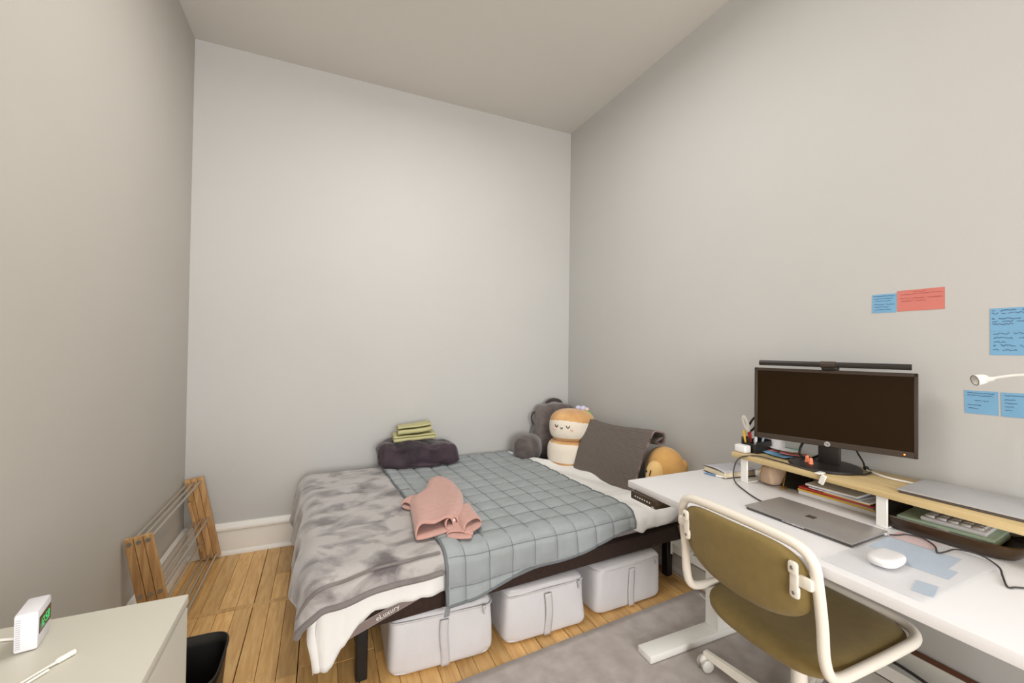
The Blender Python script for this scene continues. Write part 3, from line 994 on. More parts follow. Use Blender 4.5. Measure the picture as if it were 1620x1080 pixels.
ck = thing('alarm_clock', 'small white block alarm clock with green digits, on the dresser', 'clock', (-2.454, -2.121, DZ), 0.165)
cw, cd, ch = 0.031, 0.066, 0.068
part('case', box((-cw / 2, -cd / 2, 0.0005), (cw / 2, cd / 2, ch), 0.004, 2), M['clockwhite'], ck, local=True)
part('display_window', box((cw / 2 - 0.002, -cd / 2 + 0.004, 0.024), (cw / 2 + 0.0006, cd / 2 - 0.004, 0.054), 0.0008, 1), M['clockdark'], ck, local=True, label='dark display window')
dg = nb()
SEG = {'1': 'bc', '2': 'abged', '0': 'abcdef', '4': 'fgbc', '5': 'afgcd', '8': 'abcdefg'}
yy = -cd / 2 + 0.009
for chh in '12:58':
    if chh == ':':
        for z in (0.034, 0.043): bx(dg, (cw / 2 + 0.0004, yy, z), (cw / 2 + 0.0010, yy + 0.002, z + 0.002))
        yy += 0.0045; continue
    w8, h8, t8 = 0.0070, 0.0150, 0.0014; z0 = 0.0315
    S = {'a': (0, h8 - t8, w8, h8), 'g': (0, h8 / 2 - t8 / 2, w8, h8 / 2 + t8 / 2), 'd': (0, 0, w8, t8), 'f': (0, h8 / 2, t8, h8), 'b': (w8 - t8, h8 / 2, w8, h8),
         'e': (0, 0, t8, h8 / 2), 'c': (w8 - t8, 0, w8, h8 / 2)}
    for s in SEG[chh]:
        a = S[s]; bx(dg, (cw / 2 + 0.0004, yy + a[0], z0 + a[1]), (cw / 2 + 0.0010, yy + a[2], z0 + a[3]))
    yy += 0.0108
part('digits', dg, M['clockgreen'], ck, local=True, label='green lit digits')
for i in range(14):
    z = 0.008 + i * 0.0038
    part('vent_slot', box((-cw / 2 + 0.003, -cd / 2 - 0.0005, z), (-cw / 2 + 0.009, -cd / 2 + 0.001, z + 0.0018)), M['clockgrey'], ck, local=True)

cb = thing('charging_cable', 'white charging cable with plug end lying on the dresser', 'cable', (-2.40, -2.25, DZ))
cp = crom([(-2.376, -2.205, DZ + 0.0045), (-2.398, -2.232, DZ + 0.003), (-2.43, -2.285, DZ + 0.0025), (-2.47, -2.36, DZ + 0.0025), (-2.53, -2.46, DZ + 0.0025)], 8)
part('cord', tube(nb(), cp, 0.0022, 8), M['cable_w'], cb)
cp2 = [p + Vector((0.006, -0.006, 0)) for p in cp[6:]]
part('cord', tube(nb(), cp2, 0.0020, 8), M['cable_w'], cb)
d = (Vector((-2.366, -2.1915, DZ + 0.005)) - Vector((-2.381, -2.2105, DZ + 0.005)))
part('plug', tube(nb(), [Vector((-2.383, -2.213, DZ + 0.005)), Vector((-2.381, -2.2105, DZ + 0.005)), Vector((-2.367, -2.1925, DZ + 0.005)), Vector((-2.366, -2.1915, DZ + 0.005))], [0.003, 0.0046, 0.0046, 0.003], 10), M['cable_w'], cb)
cp3 = crom([(-2.465, -2.112, DZ + 0.004), (-2.50, -2.10, DZ + 0.003), (-2.58, -2.085, DZ + 0.003), (-2.66, -2.08, DZ + 0.003)], 6)
solo('clock_cord', tube(nb(), cp3, 0.0025, 8), M['cable_w'], 'white power cord running behind the alarm clock', 'cable')

# waste bin with rounded square mouth
bn = thing('waste_bin', 'black rounded-square waste bin on the floor behind the white dresser', 'bin', (-2.385, -1.485, 0))
def binf(s, t):
    a = 2 * PI * s; k = 0.82 + 0.18 * t
    return Vector((-2.385 + spow(math.cos(a), 0.42) * 0.122 * k, -1.485 + spow(math.sin(a), 0.42) * 0.145 * k, 0.004 + t * 0.276))
bb = grid(nb(), binf, 56, 8); bmesh.ops.remove_doubles(bb, verts=bb.verts, dist=1e-5)
part('bin_wall', bb, M['binblack'], bn, solid=0.004, offset=-1, angle=60)
part('bin_base', box((-2.47, -1.59, 0.001), (-2.30, -1.38, 0.008), 0.003), M['binblack'], bn)
part('rim', tube(nb(), [binf(i / 56, 1.0) for i in range(56)], 0.004, 8, closed=True), M['binblack'], bn)
wb = nb(); blob(wb, (-2.385, -1.520, 0.135), (0.075, 0.080, 0.085), 0.8, 0.8, 24, 14, None, lambda p: p * (1 + 0.2 * nz(p, 22, 3)))
solo('crumpled_film', wb, M['binbag'], 'crumpled grey-white plastic film inside the black waste bin', 'waste')

# ------------------------------------------------------------------ standing desk
DZT = 0.75
DX_F, DX_B, DY_L, DY_R = -0.728, -0.030, -1.686, -2.98
RZ = 0.0095                                     # top of the rug pile
dk = thing('standing_desk', 'white height-adjustable standing desk along the right wall', 'desk', (-0.38, -2.3, RZ))
part('desktop', box((DX_F, DY_R, DZT - 0.030), (DX_B, DY_L, DZT), 0.003, 2), M['white'], dk)
for yc in (-1.765, -2.80):
    part('foot', box((-0.698, yc - 0.041, RZ), (-0.062, yc + 0.041, RZ + 0.032), 0.005, 2), M['whitemetal'], dk)
    part('leg_column', box((-0.298, yc - 0.036, RZ + 0.031), (-0.188, yc + 0.036, 0.46), 0.003, 1), M['whitemetal'], dk)
    part('inner_column', box((-0.288, yc - 0.028, 0.45), (-0.198, yc + 0.028, 0.69), 0.003, 1), M['whitemetal'], dk)
    part('side_bracket', box((-0.60, yc - 0.022, 0.685), (-0.10, yc + 0.022, DZT - 0.0295), 0.003, 1), M['whitemetal'], dk)
for x in (-0.29, -0.225):
    part('cross_beam', box((x, -2.79, 0.69), (x + 0.03, -1.775, DZT - 0.0295), 0.002, 1), M['whitemetal'], dk)
kp = part('keypad', box((-0.748, -1.880, 0.688), (-0.66, -1.729, DZT - 0.0302), 0.004, 2), M['keypad'], dk, label='dark height control keypad')
for i in range(7):
    part('button', box((-0.7488, -1.7625 - i * 0.0142, 0.7025), (-0.7476, -1.757 - i * 0.0142, 0.708), 0), M['dot'], kp)
part('button', box((-0.7488, -1.868, 0.6925), (-0.7476, -1.857, 0.6950), 0), M['dot'], kp)

# low cable trough with cables, brown strip above standing in for wall shade
ct = thing('cable_trough', 'white metal cable trough low along the wall under the desk', 'cable trough', (-0.09, -2.1, 0.2))
y0, y1 = -1.318, -2.96
bm = nb(); bx(bm, (-0.132, y1, 0.172), (-0.128, y0 - 0.035, 0.222)); bx(bm, (-0.132, y1, 0.172), (-0.030, y0 - 0.035, 0.176)); bx(bm, (-0.034, y1, 0.172), (-0.029, y0 - 0.035, 0.252))
part('channel', bm, M['whitemetal'], ct)
part('end_plate', box((-0.140, y0 - 0.036, 0.162), (-0.028, y0 - 0.028, 0.236), 0.008, 2), M['whitemetal'], ct)
wc = crom([(-0.075, -1.45, 0.19), (-0.085, -1.7, 0.188), (-0.07, -1.95, 0.20), (-0.09, -2.15, 0.188), (-0.075, -2.35, 0.215), (-0.088, -2.6, 0.19), (-0.08, -2.9, 0.19)], 8)
solo('loose_cable', tube(nb(), wc, 0.0055, 8), M['cable_b'], 'dark power cord lying inside the white cable trough', 'cable')
solo('wall_shade_strip', box((-0.028, -2.58, 0.206), (-0.0005, -1.32, 0.262), 0.010, 3), M['brownstrip'], 'brown strip standing in for shade on the wall above the white cable trough', 'shade strip')
hc = crom([(-0.12, -2.735, 0.7155), (-0.12, -2.745, 0.69), (-0.09, -2.80, 0.60), (-0.08, -2.86, 0.45), (-0.085, -2.88, 0.30), (-0.085, -2.87, 0.18)], 8)
solo('hanging_cord', tube(nb(), hc, 0.0042, 8), M['black'], 'black cord hanging down behind the desk at the right', 'cable')
fc = crom([(-0.050, -0.95, 0.004), (-0.045, -1.15, 0.004), (-0.05, -1.36, 0.004), (-0.06, -1.47, 0.004), (-0.07, -1.51, 0.004), (-0.10, -1.53, 0.014), (-0.12, -1.70, 0.0135)], 8)
solo('floor_cord', tube(nb(), fc, 0.0032, 8), M['cable_w'], 'thin white cord along the floor beneath the bed', 'cable')

# ------------------------------------------------------------------ swivel chair
CR = -0.03
CC = Vector((-0.466, -2.266, RZ))
chr_ = thing('swivel_chair', 'olive upholstered swivel chair with cream tube frame, at the desk', 'chair', CC, CR)
zc = -RZ
half = [(-0.302, 0.0, 0.806), (-0.301, 0.12, 0.804), (-0.299, 0.195, 0.796), (-0.294, 0.230, 0.765), (-0.286, 0.238, 0.70), (-0.272, 0.240, 0.60), (-0.265, 0.241, 0.515),
        (-0.245, 0.243, 0.462), (-0.200, 0.243, 0.442), (-0.10, 0.243, 0.441), (0.08, 0.243, 0.446), (0.175, 0.238, 0.449), (0.225, 0.205, 0.451), (0.243, 0.14, 0.452), (0.245, 0.0, 0.452)]
loop = [(x, y, z + zc) for x, y, z in half] + [(x, -y, z + zc) for x, y, z in reversed(half[1:-1])]
part('tube_frame', tube(nb(), crom(loop, 7, closed=True), 0.0148, 14, closed=True), M['chairwhite'], chr_, local=True)


def padf(side):
    def f(s, t):
        # rounded-rectangular pad in the back plane, bottom edge bowed
        a = 2 * PI * s
        yy = spow(math.cos(a), 0.48) * 0.222; zz_ = spow(math.sin(a), 0.56)
        zz_ = zz_ * (0.112 if zz_ > 0 else 0.128)
        if zz_ < 0: zz_ *= 1 - 0.28 * abs(yy / 0.215) ** 2
        y, z = yy * t, zz_ * t + 0.680
        th_ = 0.021 * (1 - t ** 5) ** 0.5
        x = -0.277 - 0.13 * (z - 0.6) - 0.016 * (1 - (y / 0.215) ** 2) + side * th_
        return Vector((x, y, z + zc))
    return f


bm = grid(nb(), padf(-1), 64, 14); grid(bm, padf(1), 64, 14)
bmesh.ops.remove_doubles(bm, verts=bm.verts, dist=2e-5)
part('backrest_pad', bm, M['olive'], chr_, local=True, angle=80)
for s in (1, -1):
    bm = nb()
    yc = s * 0.193
    for z in (0.674, 0.740):
        blob(bm, (-0.314 - 0.12 * (z - 0.69), yc, z + zc), (0.006, 0.0145, 0.018), 0.5, 0.8, 16, 8)
    bx(bm, (-0.320, yc - 0.0115, 0.674 + zc), (-0.311, yc + 0.0115, 0.740 + zc), 0.004, 2)
    bx(bm, (-0.314, min(yc, s * 0.238), 0.692 + zc), (-0.297, max(yc, s * 0.238), 0.724 + zc), 0.006, 2)
    cl = part('back_bracket', bm, M['chairwhite'], chr_, local=True, label='cream bracket clamping pad to tube')
    for z in (0.672, 0.742):
        b_ = nb(); blob(b_, (-0.3205 - 0.12 * (z - 0.69), yc, z + zc), (0.002, 0.0045, 0.0055), 0.8, 1, 12, 6)
        part('screw', b_, M['bolt'], cl, local=True)


def seatd(p):
    q = p.copy()
    k = p.z / 0.044
    if k > 0: q.z -= 0.030 * max(0, 1 - (p.x / 0.24) ** 2) * max(0, 1 - (p.y / 0.24) ** 2)
    back = max(0, -p.x / 0.23)
    q.z -= 0.026 * back ** 2 * max(0, 1 - (p.y / 0.25) ** 2)
    return q


part('seat', blob(nb(), (0.006, 0, 0.430 + zc), (0.236, 0.229, 0.044), 0.62, 0.42, 64, 22, None, seatd), M['olive'], chr_, local=True, angle=80)
bm = nb(); cyl(bm, (0, 0, 0.30), (0, 0, 0.392), 0.015, 16); 
part('gas_lift', bm, M['chairwhite'], chr_, local=True)
bm = nb(); cyl(bm, (0, 0, 0.075), (0, 0, 0.315), 0.0245, 20)
part('column', bm, M['chairwhite'], chr_, local=True)
part('seat_plate', box((-0.09, -0.08, 0.362), (0.09, 0.08, 0.382), 0.004, 1), M['chairwhite'], chr_, local=True)
hub = nb(); lathe(hub, [(0.038, 0.052), (0.038, 0.086), (0.028, 0.094)], 20); part('hub', hub, M['chairwhite'], chr_, local=True)
for k in range(5):
    a = PI / 2 - CR + 0.10 + k * 2 * PI / 5
    mx = Matrix.Rotation(a, 4, 'Z')
    t_ = nb()
    vs = []
    for x, wy, z0, z1 in ((0.02, 0.022, 0.050, 0.088), (0.362, 0.015, 0.052, 0.076)):
        for (y, z) in ((-wy, z0), (wy, z0), (wy * 0.8, z1), (-wy * 0.8, z1)): vs.append(t_.verts.new((x, y, z)))
    for f in ((3, 2, 1, 0), (4, 5, 6, 7), (0, 1, 5, 4), (1, 2, 6, 5), (2, 3, 7, 6), (3, 0, 4, 7)): t_.faces.new([vs[i] for i in f])
    bmesh.ops.bevel(t_, geom=t_.edges[:], offset=0.004, segments=2, affect='EDGES')
    bm = nb(); merge(bm, t_, mx)
    arm = part('base_arm', bm, M['chairwhite'], chr_, local=True)
    cx = 0.352
    ca = Matrix.Translation(mx @ Vector((cx, 0, 0))) @ Matrix.Rotation(a + (0.9 if k else 1.2) + k, 4, 'Z')
    bm = nb()
    blob(bm, (0, 0, 0), (0.026, 0.012, 0.024), 0.9, 0.9, 20, 12, Matrix.Identity(4))
    bmesh.ops.transform(bm, matrix=ca @ Matrix.Translation((0.006, 0, 0.040)), verts=bm.verts)
    merge(bm, (lambda z_: (cyl(z_, (0, 0, 0.03), (0, 0, 0.060), 0.006, 10), z_)[1])(nb()), ca)
    cst = part('caster', bm, M['castor'], arm, local=True)
    for sgn in (-1, 1):
        w_ = nb(); tube(w_, [(0.006, sgn * 0.009, 0.0255), (0.006, sgn * 0.022, 0.0255), (0.006, sgn * 0.0245, 0.0255)], [0.0245, 0.0245, 0.021], 22)
        bmesh.ops.transform(w_, matrix=ca, verts=w_.verts)
        part('wheel', w_, M['castor'], arm, local=True)

# ------------------------------------------------------------------ shelf riser
SZ = 0.874
SX_F, SX_B, SY_L, SY_R = -0.278, -0.006, -1.849, -2.86
sh = thing('desk_riser', 'pale birch desk riser shelf on white metal legs', 'desk riser', (-0.14, -2.35, DZT))
part('shelf_board', box((SX_F, SY_R, SZ - 0.022), (SX_B, SY_L, SZ), 0.002, 2), M['bamboo'], sh)
for y0, y1 in ((-1.921, -1.889), (-2.425, -2.393), (-2.82, -2.788)):
    bm = box((-0.270, y0, DZT + 0.004), (-0.262, y1, SZ - 0.0215), 0.002, 1)
    bx(bm, (-0.270, y0, DZT + 0.0005), (-0.02, y1, DZT + 0.005), 0.001, 1)
    bx(bm, (-0.030, y0, DZT + 0.004), (-0.022, y1, SZ - 0.0215), 0.002, 1)
    part('leg', bm, M['whitemetal'], sh)

# ------------------------------------------------------------------ monitor and light bar
MC = Vector((-0.172, -2.189, 0)); MR = math.atan2(-0.36, -0.933)
mon = thing('monitor', 'black widescreen monitor with dark screen on round stand, on the riser', 'monitor', (-0.150, -2.165, SZ), MR)
MM = Matrix.Translation((MC.x, MC.y, 0)) @ Matrix.Rotation(MR, 4, 'Z')     # local +x faces the viewer, y to its right when seen from behind
MW, MZ0, MZ1 = 0.512, 0.961, 1.259
hw = MW / 2
part('back_shell', box((-0.040, -hw + 0.004, MZ0 + 0.004), (-0.004, hw - 0.004, MZ1 - 0.004), 0.010, 2, mx=MM), M['monblack'], mon)
fr = nb()
bx(fr, (-0.014, -hw, MZ0), (0.004, hw, MZ0 + 0.022), 0.002, 1, MM); bx(fr, (-0.014, -hw, MZ1 - 0.013), (0.004, hw, MZ1), 0.002, 1, MM)
bx(fr, (-0.014, -hw, MZ0), (0.004, -hw + 0.012, MZ1), 0.002, 1, MM); bx(fr, (-0.014, hw - 0.012, MZ0), (0.004, hw, MZ1), 0.002, 1, MM)
bez = part('bezel', fr, M['bezel'], mon, label='dark brown bezel')
part('screen', box((-0.006, -hw + 0.011, MZ0 + 0.021), (0.0015, hw - 0.011, MZ1 - 0.012), 0, mx=MM), M['screen'], mon)
# viewer looks along local -x, so the viewer's right is local +y ... logo disc in the middle of the lower bezel
lg = nb(); lathe(lg, [(0.0095, 0.0), (0.0095, 0.0008)], 24, MM @ Matrix.Translation((0.0041, 0.0, MZ0 + 0.0105)) @ Matrix.Rotation(PI / 2, 4, 'Y'))
ld = part('logo_disc', lg, M['silver'], bez)
vx = MM.to_3x3() @ Vector((0, 1, 0))
part('lettering', textmesh('hp', 0.014, frame(MM @ Vector((0.0053, 0, MZ0 + 0.0115)), vx, (0, 0, 1)), 0.0003), M['monblack'], ld)
part('power_led', box((0.0038, hw - 0.037, MZ0 + 0.009), (0.0048, hw - 0.033, MZ0 + 0.013), 0, mx=MM), M['led'], mon)
st = nb(); lathe(st, [(0.118, 0.0005), (0.120, 0.004), (0.117, 0.010), (0.095, 0.014), (0.03, 0.016)], 48, Matrix.Translation((-0.146, -2.163, SZ)))
part('stand_base', st, M['monblack'], mon)
part('stand_neck', box((-0.060, -0.036, SZ + 0.012), (-0.034, 0.036, 1.05), 0.006, 2, mx=MM), M['monblack'], mon)

lbm = MM @ Matrix.Translation((0.012, 0.004, 0))
lb = thing('monitor_light_bar', 'slim dark light bar clipped along the top of the monitor', 'lamp', MM @ Vector((0.0, 0, MZ1 + 0.0005)), MR)
bm = nb(); tube(bm, [lbm @ Vector((0.008, -0.236, 1.281)), lbm @ Vector((0.008, 0.236, 1.281))], 0.0105, 16)
part('lamp_tube', bm, M['monblack'], lb)
part('collar', tube(nb(), [lbm @ Vector((0.008, -0.024, 1.281)), lbm @ Vector((0.008, 0.024, 1.281))], 0.0125, 16), M['bezel'], lb)
part('clip', box((-0.034, -0.022, MZ1 + 0.0008), (0.006, 0.022, MZ1 + 0.014), 0.003, 1, mx=lbm), M['monblack'], lb)
part('counterweight', box((-0.075, -0.026, MZ1 - 0.045), (-0.053, 0.026, MZ1 + 0.013), 0.006, 2, mx=lbm), M['monblack'], lb)
part('clip_arm', box((-0.068, -0.014, MZ1 + 0.004), (-0.020, 0.014, MZ1 + 0.012), 0.002, 1, mx=lbm), M['monblack'], lb)

mc = crom([MM @ Vector((-0.042, -0.06, 0.99)), MM @ Vector((-0.07, -0.095, 0.945)), MM @ Vector((-0.06, -0.10, 0.90)), MM @ Vector((-0.075, -0.06, 0.893)), MM @ Vector((-0.10, -0.02, 0.93)), MM @ Vector((-0.085, -0.03, 0.985))], 8)
solo('monitor_cable', tube(nb(), mc, 0.0048, 8), M['black'], 'black cable looping behind the monitor stand neck', 'cable')
mc = crom([MM @ Vector((-0.045, 0.075, 0.985)), MM @ Vector((-0.048, 0.085, 0.95)), MM @ Vector((-0.035, 0.105, 0.915)), Vector((-0.055, -2.258, 0.882)), Vector((-0.066, -2.283, 0.880)), Vector((-0.135, -2.296, 0.879)), Vector((-0.20, -2.262, 0.879)), Vector((-0.248, -2.225, 0.880))], 8)
solo('monitor_cable', tube(nb(), mc, 0.0032, 8), M['black'], 'thin black cable curving round the right side of the monitor base', 'cable')
bm = nb(); blob(bm, (-0.058, -2.262, 0.885), (0.010, 0.008, 0.008), 0.8, 0.8, 14, 8)
solo('cable_joiner', bm, M['black'], 'small black cable joiner at the right of monitor base', 'connector')
wc = crom([(-0.068, -2.270, 0.880), (-0.094, -2.325, 0.8785), (-0.104, -2.365, 0.8785), (-0.100, -2.42, 0.8785), (-0.09, -2.432, 0.8785)], 8)
solo('white_cable', tube(nb(), wc, 0.0040, 8), M['cable_w'], 'white cable on the riser between monitor base and silver laptop', 'cable')

ep = thing('foam_earplug', 'orange foam earplug standing on monitor base, left of two', 'earplug', (-0.196, -2.128, SZ + 0.0135), 0, 'orange foam earplugs on the monitor base')
def plug_bm(): 
    b_ = nb(); lathe(b_, [(0.0085, 0.0), (0.0085, 0.003), (0.0068, 0.008), (0.0062, 0.022), (0.004, 0.0265), (0.0, 0.0275)], 18); return b_
part('foam_body', plug_bm(), M['orange'], ep, local=True)
ep2 = ep.copy(); COL.objects.link(ep2); ep2.location = (-0.212, -2.152, SZ + 0.0115); ep2['label'] = 'orange foam earplug standing on monitor base, right of two'
for c in list(ep.children):
    d_ = c.copy(); COL.objects.link(d_); d_.parent = ep2

# ------------------------------------------------------------------ things on the riser, left end
pc = thing('pen_cup', 'dark pen organiser full of pens at the left end of the riser', 'pen holder', (-0.165, -1.885, SZ))
bm = nb()
bx(bm, (-0.215, -1.925, SZ + 0.0005), (-0.115, -1.853, SZ + 0.004), 0.001, 1)
for lo, hi in (((-0.215, -1.925, SZ), (-0.212, -1.853, SZ + 0.040)), ((-0.118, -1.925, SZ), (-0.115, -1.853, SZ + 0.056)), ((-0.215, -1.925, SZ), (-0.115, -1.922, SZ + 0.050)), ((-0.215, -1.856, SZ), (-0.115, -1.853, SZ + 0.050)),
               ((-0.215, -1.890, SZ), (-0.115, -1.888, SZ + 0.045))):
    bx(bm, lo, hi, 0.0008, 1)
part('organiser', bm, M['monblack'], pc)
solo('power_adapter', box((-0.262, -1.905, SZ + 0.0005), (-0.222, -1.850, SZ + 0.034), 0.006, 3), M['white'], 'white power adapter block in front of the pen organiser', 'adapter')
scx = thing('scissors', 'scissors with pale loop handles and red blade guard in pen organiser', 'scissors', (-0.165, -1.872, SZ + 0.006))
for (c, ry, rz_, tilt) in (((-0.185, -1.850, 0.994), 0.010, 0.030, 0.15), ((-0.178, -1.882, 0.998), 0.015, 0.036, -0.15)):
    pts = [(c[0] + 0.004 * math.sin(a * 2 * PI / 24), c[1] + ry * math.cos(a * 2 * PI / 24) + tilt * 0.1 * math.sin(a * 2 * PI / 24), c[2] + rz_ * math.sin(a * 2 * PI / 24)) for a in range(24)]
    part('handle_loop', tube(nb(), pts, 0.0036, 8, closed=True, flat=2.0), M['scgrey'] if ry < 0.012 else M['monblack'], scx, label='pale loop handle' if ry < 0.012 else 'dark loop handle')
part('blade_guard', tube(nb(), [(-0.180, -1.872, SZ + 0.01), (-0.182, -1.867, 0.955), (-0.182, -1.866, 0.970)], [0.007, 0.0095, 0.006], 8, flat=0.5), M['scred'], scx)
for i, (x, y, top, c, r, dx, dy, lab) in enumerate([
        (-0.198, -1.842 - 0.022, 0.965, 'yellow', 0.0055, 0, 0.014, 'yellow highlighter standing in pen organiser'),
        (-0.180, -1.868, 0.955, 'pink_note', 0.0045, 0, 0.008, 'pink pen standing in pen organiser beside the scissors'),
        (-0.150, -1.900, 0.957, 'paleblue', 0.0045, 0.004, -0.012, 'pale blue pen leaning in pen organiser'),
        (-0.140, -1.898, 0.962, 'ink2', 0.0050, 0, -0.004, 'violet pen standing in pen organiser'),
        (-0.195, -1.905, 0.945, 'clockwhite', 0.0045, 0, -0.004, 'white pen at the front right of pen organiser'),
        (-0.190, -1.898, 0.935, 'silver', 0.0040, 0, 0.0, 'silver pen at the front of pen organiser'),
        (-0.200, -1.878, 0.938, 'black', 0.0048, 0, 0.004, 'black pen at the front left of pen organiser')]):
    b_ = nb(); a = Vector((x, y, SZ + 0.006)); e = Vector((x + dx, y + dy, top)); d_ = (e - a)
    tube(b_, [a, a + d_ * 0.72, a + d_ * 0.725, e - d_.normalized() * 0.003, e], [r, r, r * 1.18, r * 1.1, r * 0.5], 10)
    solo('pen', b_, M[c], lab, 'pen', 'pens in the organiser')
solo('card_sleeve', box((-0.206, -1.850, SZ + 0.0008), (-0.150, -1.842, 0.935), 0.002, 1), M['velour_d'], 'dark slim case standing left of the pen organiser', 'case')

bt = thing('lotion_bottle', 'white rounded bottle lying behind the monitor on the riser', 'bottle', (-0.075, -1.93, SZ))
bm = nb(); lathe(bm, [(0.0, 0.0005), (0.026, 0.002), (0.034, 0.02), (0.036, 0.05), (0.030, 0.072), (0.012, 0.08), (0.012, 0.092), (0.0, 0.094)], 24, Matrix.Translation((-0.075, -1.925, SZ)))
part('bottle_body', bm, M['bottle'], bt)

# loose sticky notes
nl = [((-0.105, -1.990, SZ + 0.0015), 0.145, 0.10, 0.05, 'blue_note', 'blue note sheet at the bottom of the loose note pile'),
      ((-0.150, -1.985, SZ + 0.0060), 0.130, 0.075, -0.20, 'blue_note', 'blue note card with writing, upper in the loose note pile'),
      ((-0.095, -1.935, SZ + 0.0105), 0.110, 0.08, 0.35, 'pink_note', 'coral note curled at the left of the loose note pile'),
      ((-0.120, -2.025, SZ + 0.0140), 0.095, 0.06, 0.45, 'pink_note', 'coral note at the right of the loose note pile'),
      ((-0.055, -1.960, SZ + 0.0180), 0.080, 0.06, 0.2, 'teal_note', 'teal note at the back of the loose note pile'),
      ((-0.100, -1.975, SZ + 0.0225), 0.130, 0.070, -0.12, 'paper', 'white note sheet on top of the loose note pile')]
for (c, a, b_, r, mm, lab) in nl:
    ca, sa = math.cos(r), math.sin(r)
    def nf(s, t, c=c, a=a, b_=b_, ca=ca, sa=sa):
        u, v = (s - 0.5) * a, (t - 0.5) * b_
        return Vector((c[0] + v * ca + u * sa, c[1] - u * ca + v * sa, c[2] + 0.004 * ((2 * s - 1) ** 2) + 0.001 * math.sin(5 * t)))
    solo('loose_note', grid(nb(), nf, 8, 4), M[mm], lab, 'note', 'loose notes beside the monitor base', solid=0.0008)

# second laptop on the riser
l2 = thing('silver_laptop', 'closed silver laptop on the right end of the riser', 'laptop', (-0.13, -2.60, SZ), 0.07)
part('base', box((-0.108, -0.165, 0.0006), (0.115, 0.165, 0.0075), 0.0035, 2), M['laptop_d'], l2, local=True)
part('lid', box((-0.110, -0.167, 0.0078), (0.115, 0.167, 0.0140), 0.003, 2), M['silver'], l2, local=True)

# ------------------------------------------------------------------ on the desktop
bk = thing('book', 'cream-paged paperback book lying at the left end of the desk', 'book', (-0.215, -1.785, DZT), -0.14)
part('page_block', box((-0.085, -0.066, 0.003), (0.090, 0.062, 0.026), 0.002, 1), M['book'], bk, local=True)
cv = nb(); bx(cv, (-0.088, -0.068, 0.0006), (0.092, 0.066, 0.0028), 0.0006, 1)
part('back_cover', cv, M['bookdark'], bk, local=True)
cf = lambda s, t: Vector((-0.087 + 0.179 * s, -0.068 + 0.134 * t, 0.0275 + 0.006 * math.sin(PI * t) * (1 - s) + 0.002 * s))
part('front_cover', grid(nb(), cf, 8, 8), M['bookcover'], bk, local=True, solid=0.0016)
part('cover_edge', tube(nb(), [cf(0, i / 10) + Vector((-0.0005, 0, -0.001)) for i in range(11)], 0.0012, 6), M['bookdark'], bk, local=True)
pn = thing('ballpoint_pen', 'steel-blue and white ballpoint pen lying against the book', 'pen', (-0.318, -1.80, DZT))
pa, pb_ = Vector((-0.330, -1.742, DZT + 0.0046)), Vector((-0.300, -1.842, DZT + 0.0046)); pd = pb_ - pa
part('barrel', tube(nb(), [pa, pa + pd * 0.12, pa + pd * 0.55], [0.001, 0.0042, 0.0042], 10), M['penblue'], pn)
part('cap', tube(nb(), [pa + pd * 0.56, pa + pd * 0.97, pb_], [0.0042, 0.0042, 0.002], 10), M['dot'], pn)

po = thing('cosmetic_pouch', 'taupe soft pouch under the left end of the riser', 'pouch', (-0.12, -1.96, DZT))
part('pouch_body', blob(nb(), (-0.118, -1.965, DZT + 0.0425), (0.100, 0.038, 0.042), 0.32, 0.42, 44, 20, None,
     lambda p: Vector((p.x + 0.004 * nz(p, 30, 1), p.y * (1 - 0.35 * max(0, p.z / 0.042)) + 0.005 * nz(p, 40, 2) - (0.006 * math.exp(-((p.y + 0.002) / 0.006) ** 2) if p.x < -0.08 else 0), p.z))), M['pouch'], po)
part('zip_tab', tube(nb(), [(-0.215, -1.945, DZT + 0.066), (-0.222, -1.945, DZT + 0.058), (-0.222, -1.944, DZT + 0.046)], 0.0025, 6), M['gold'], po)

ph = thing('phone_case', 'black folding case with brass edges standing open under the riser', 'case', (-0.13, -2.045, DZT))
mx = Matrix.Translation((-0.150, -2.058, DZT + 0.0020)) @ Matrix.Rotation(0.35, 4, 'Z')
part('front_panel', box((-0.006, -0.045, 0), (0.002, 0.045, 0.085), 0.002, 1, mx=mx @ Matrix.Rotation(0.75, 4, 'Y')), M['black'], ph)
part('back_panel', box((-0.004, -0.045, 0), (0.004, 0.045, 0.075), 0.002, 1, mx=mx @ Matrix.Translation((0.075, 0, 0)) @ Matrix.Rotation(-0.2, 4, 'Y')), M['black'], ph)
part('brass_edge', box((-0.009, 0.045, 0.0), (0.004, 0.049, 0.080), 0.001, 1, mx=mx @ Matrix.Rotation(0.75, 4, 'Y')), M['gold'], ph)
part('brass_foot', box((-0.040, 0.030, 0.0), (0.0, 0.050, 0.003), 0.001, 1, mx=mx), M['gold'], ph)

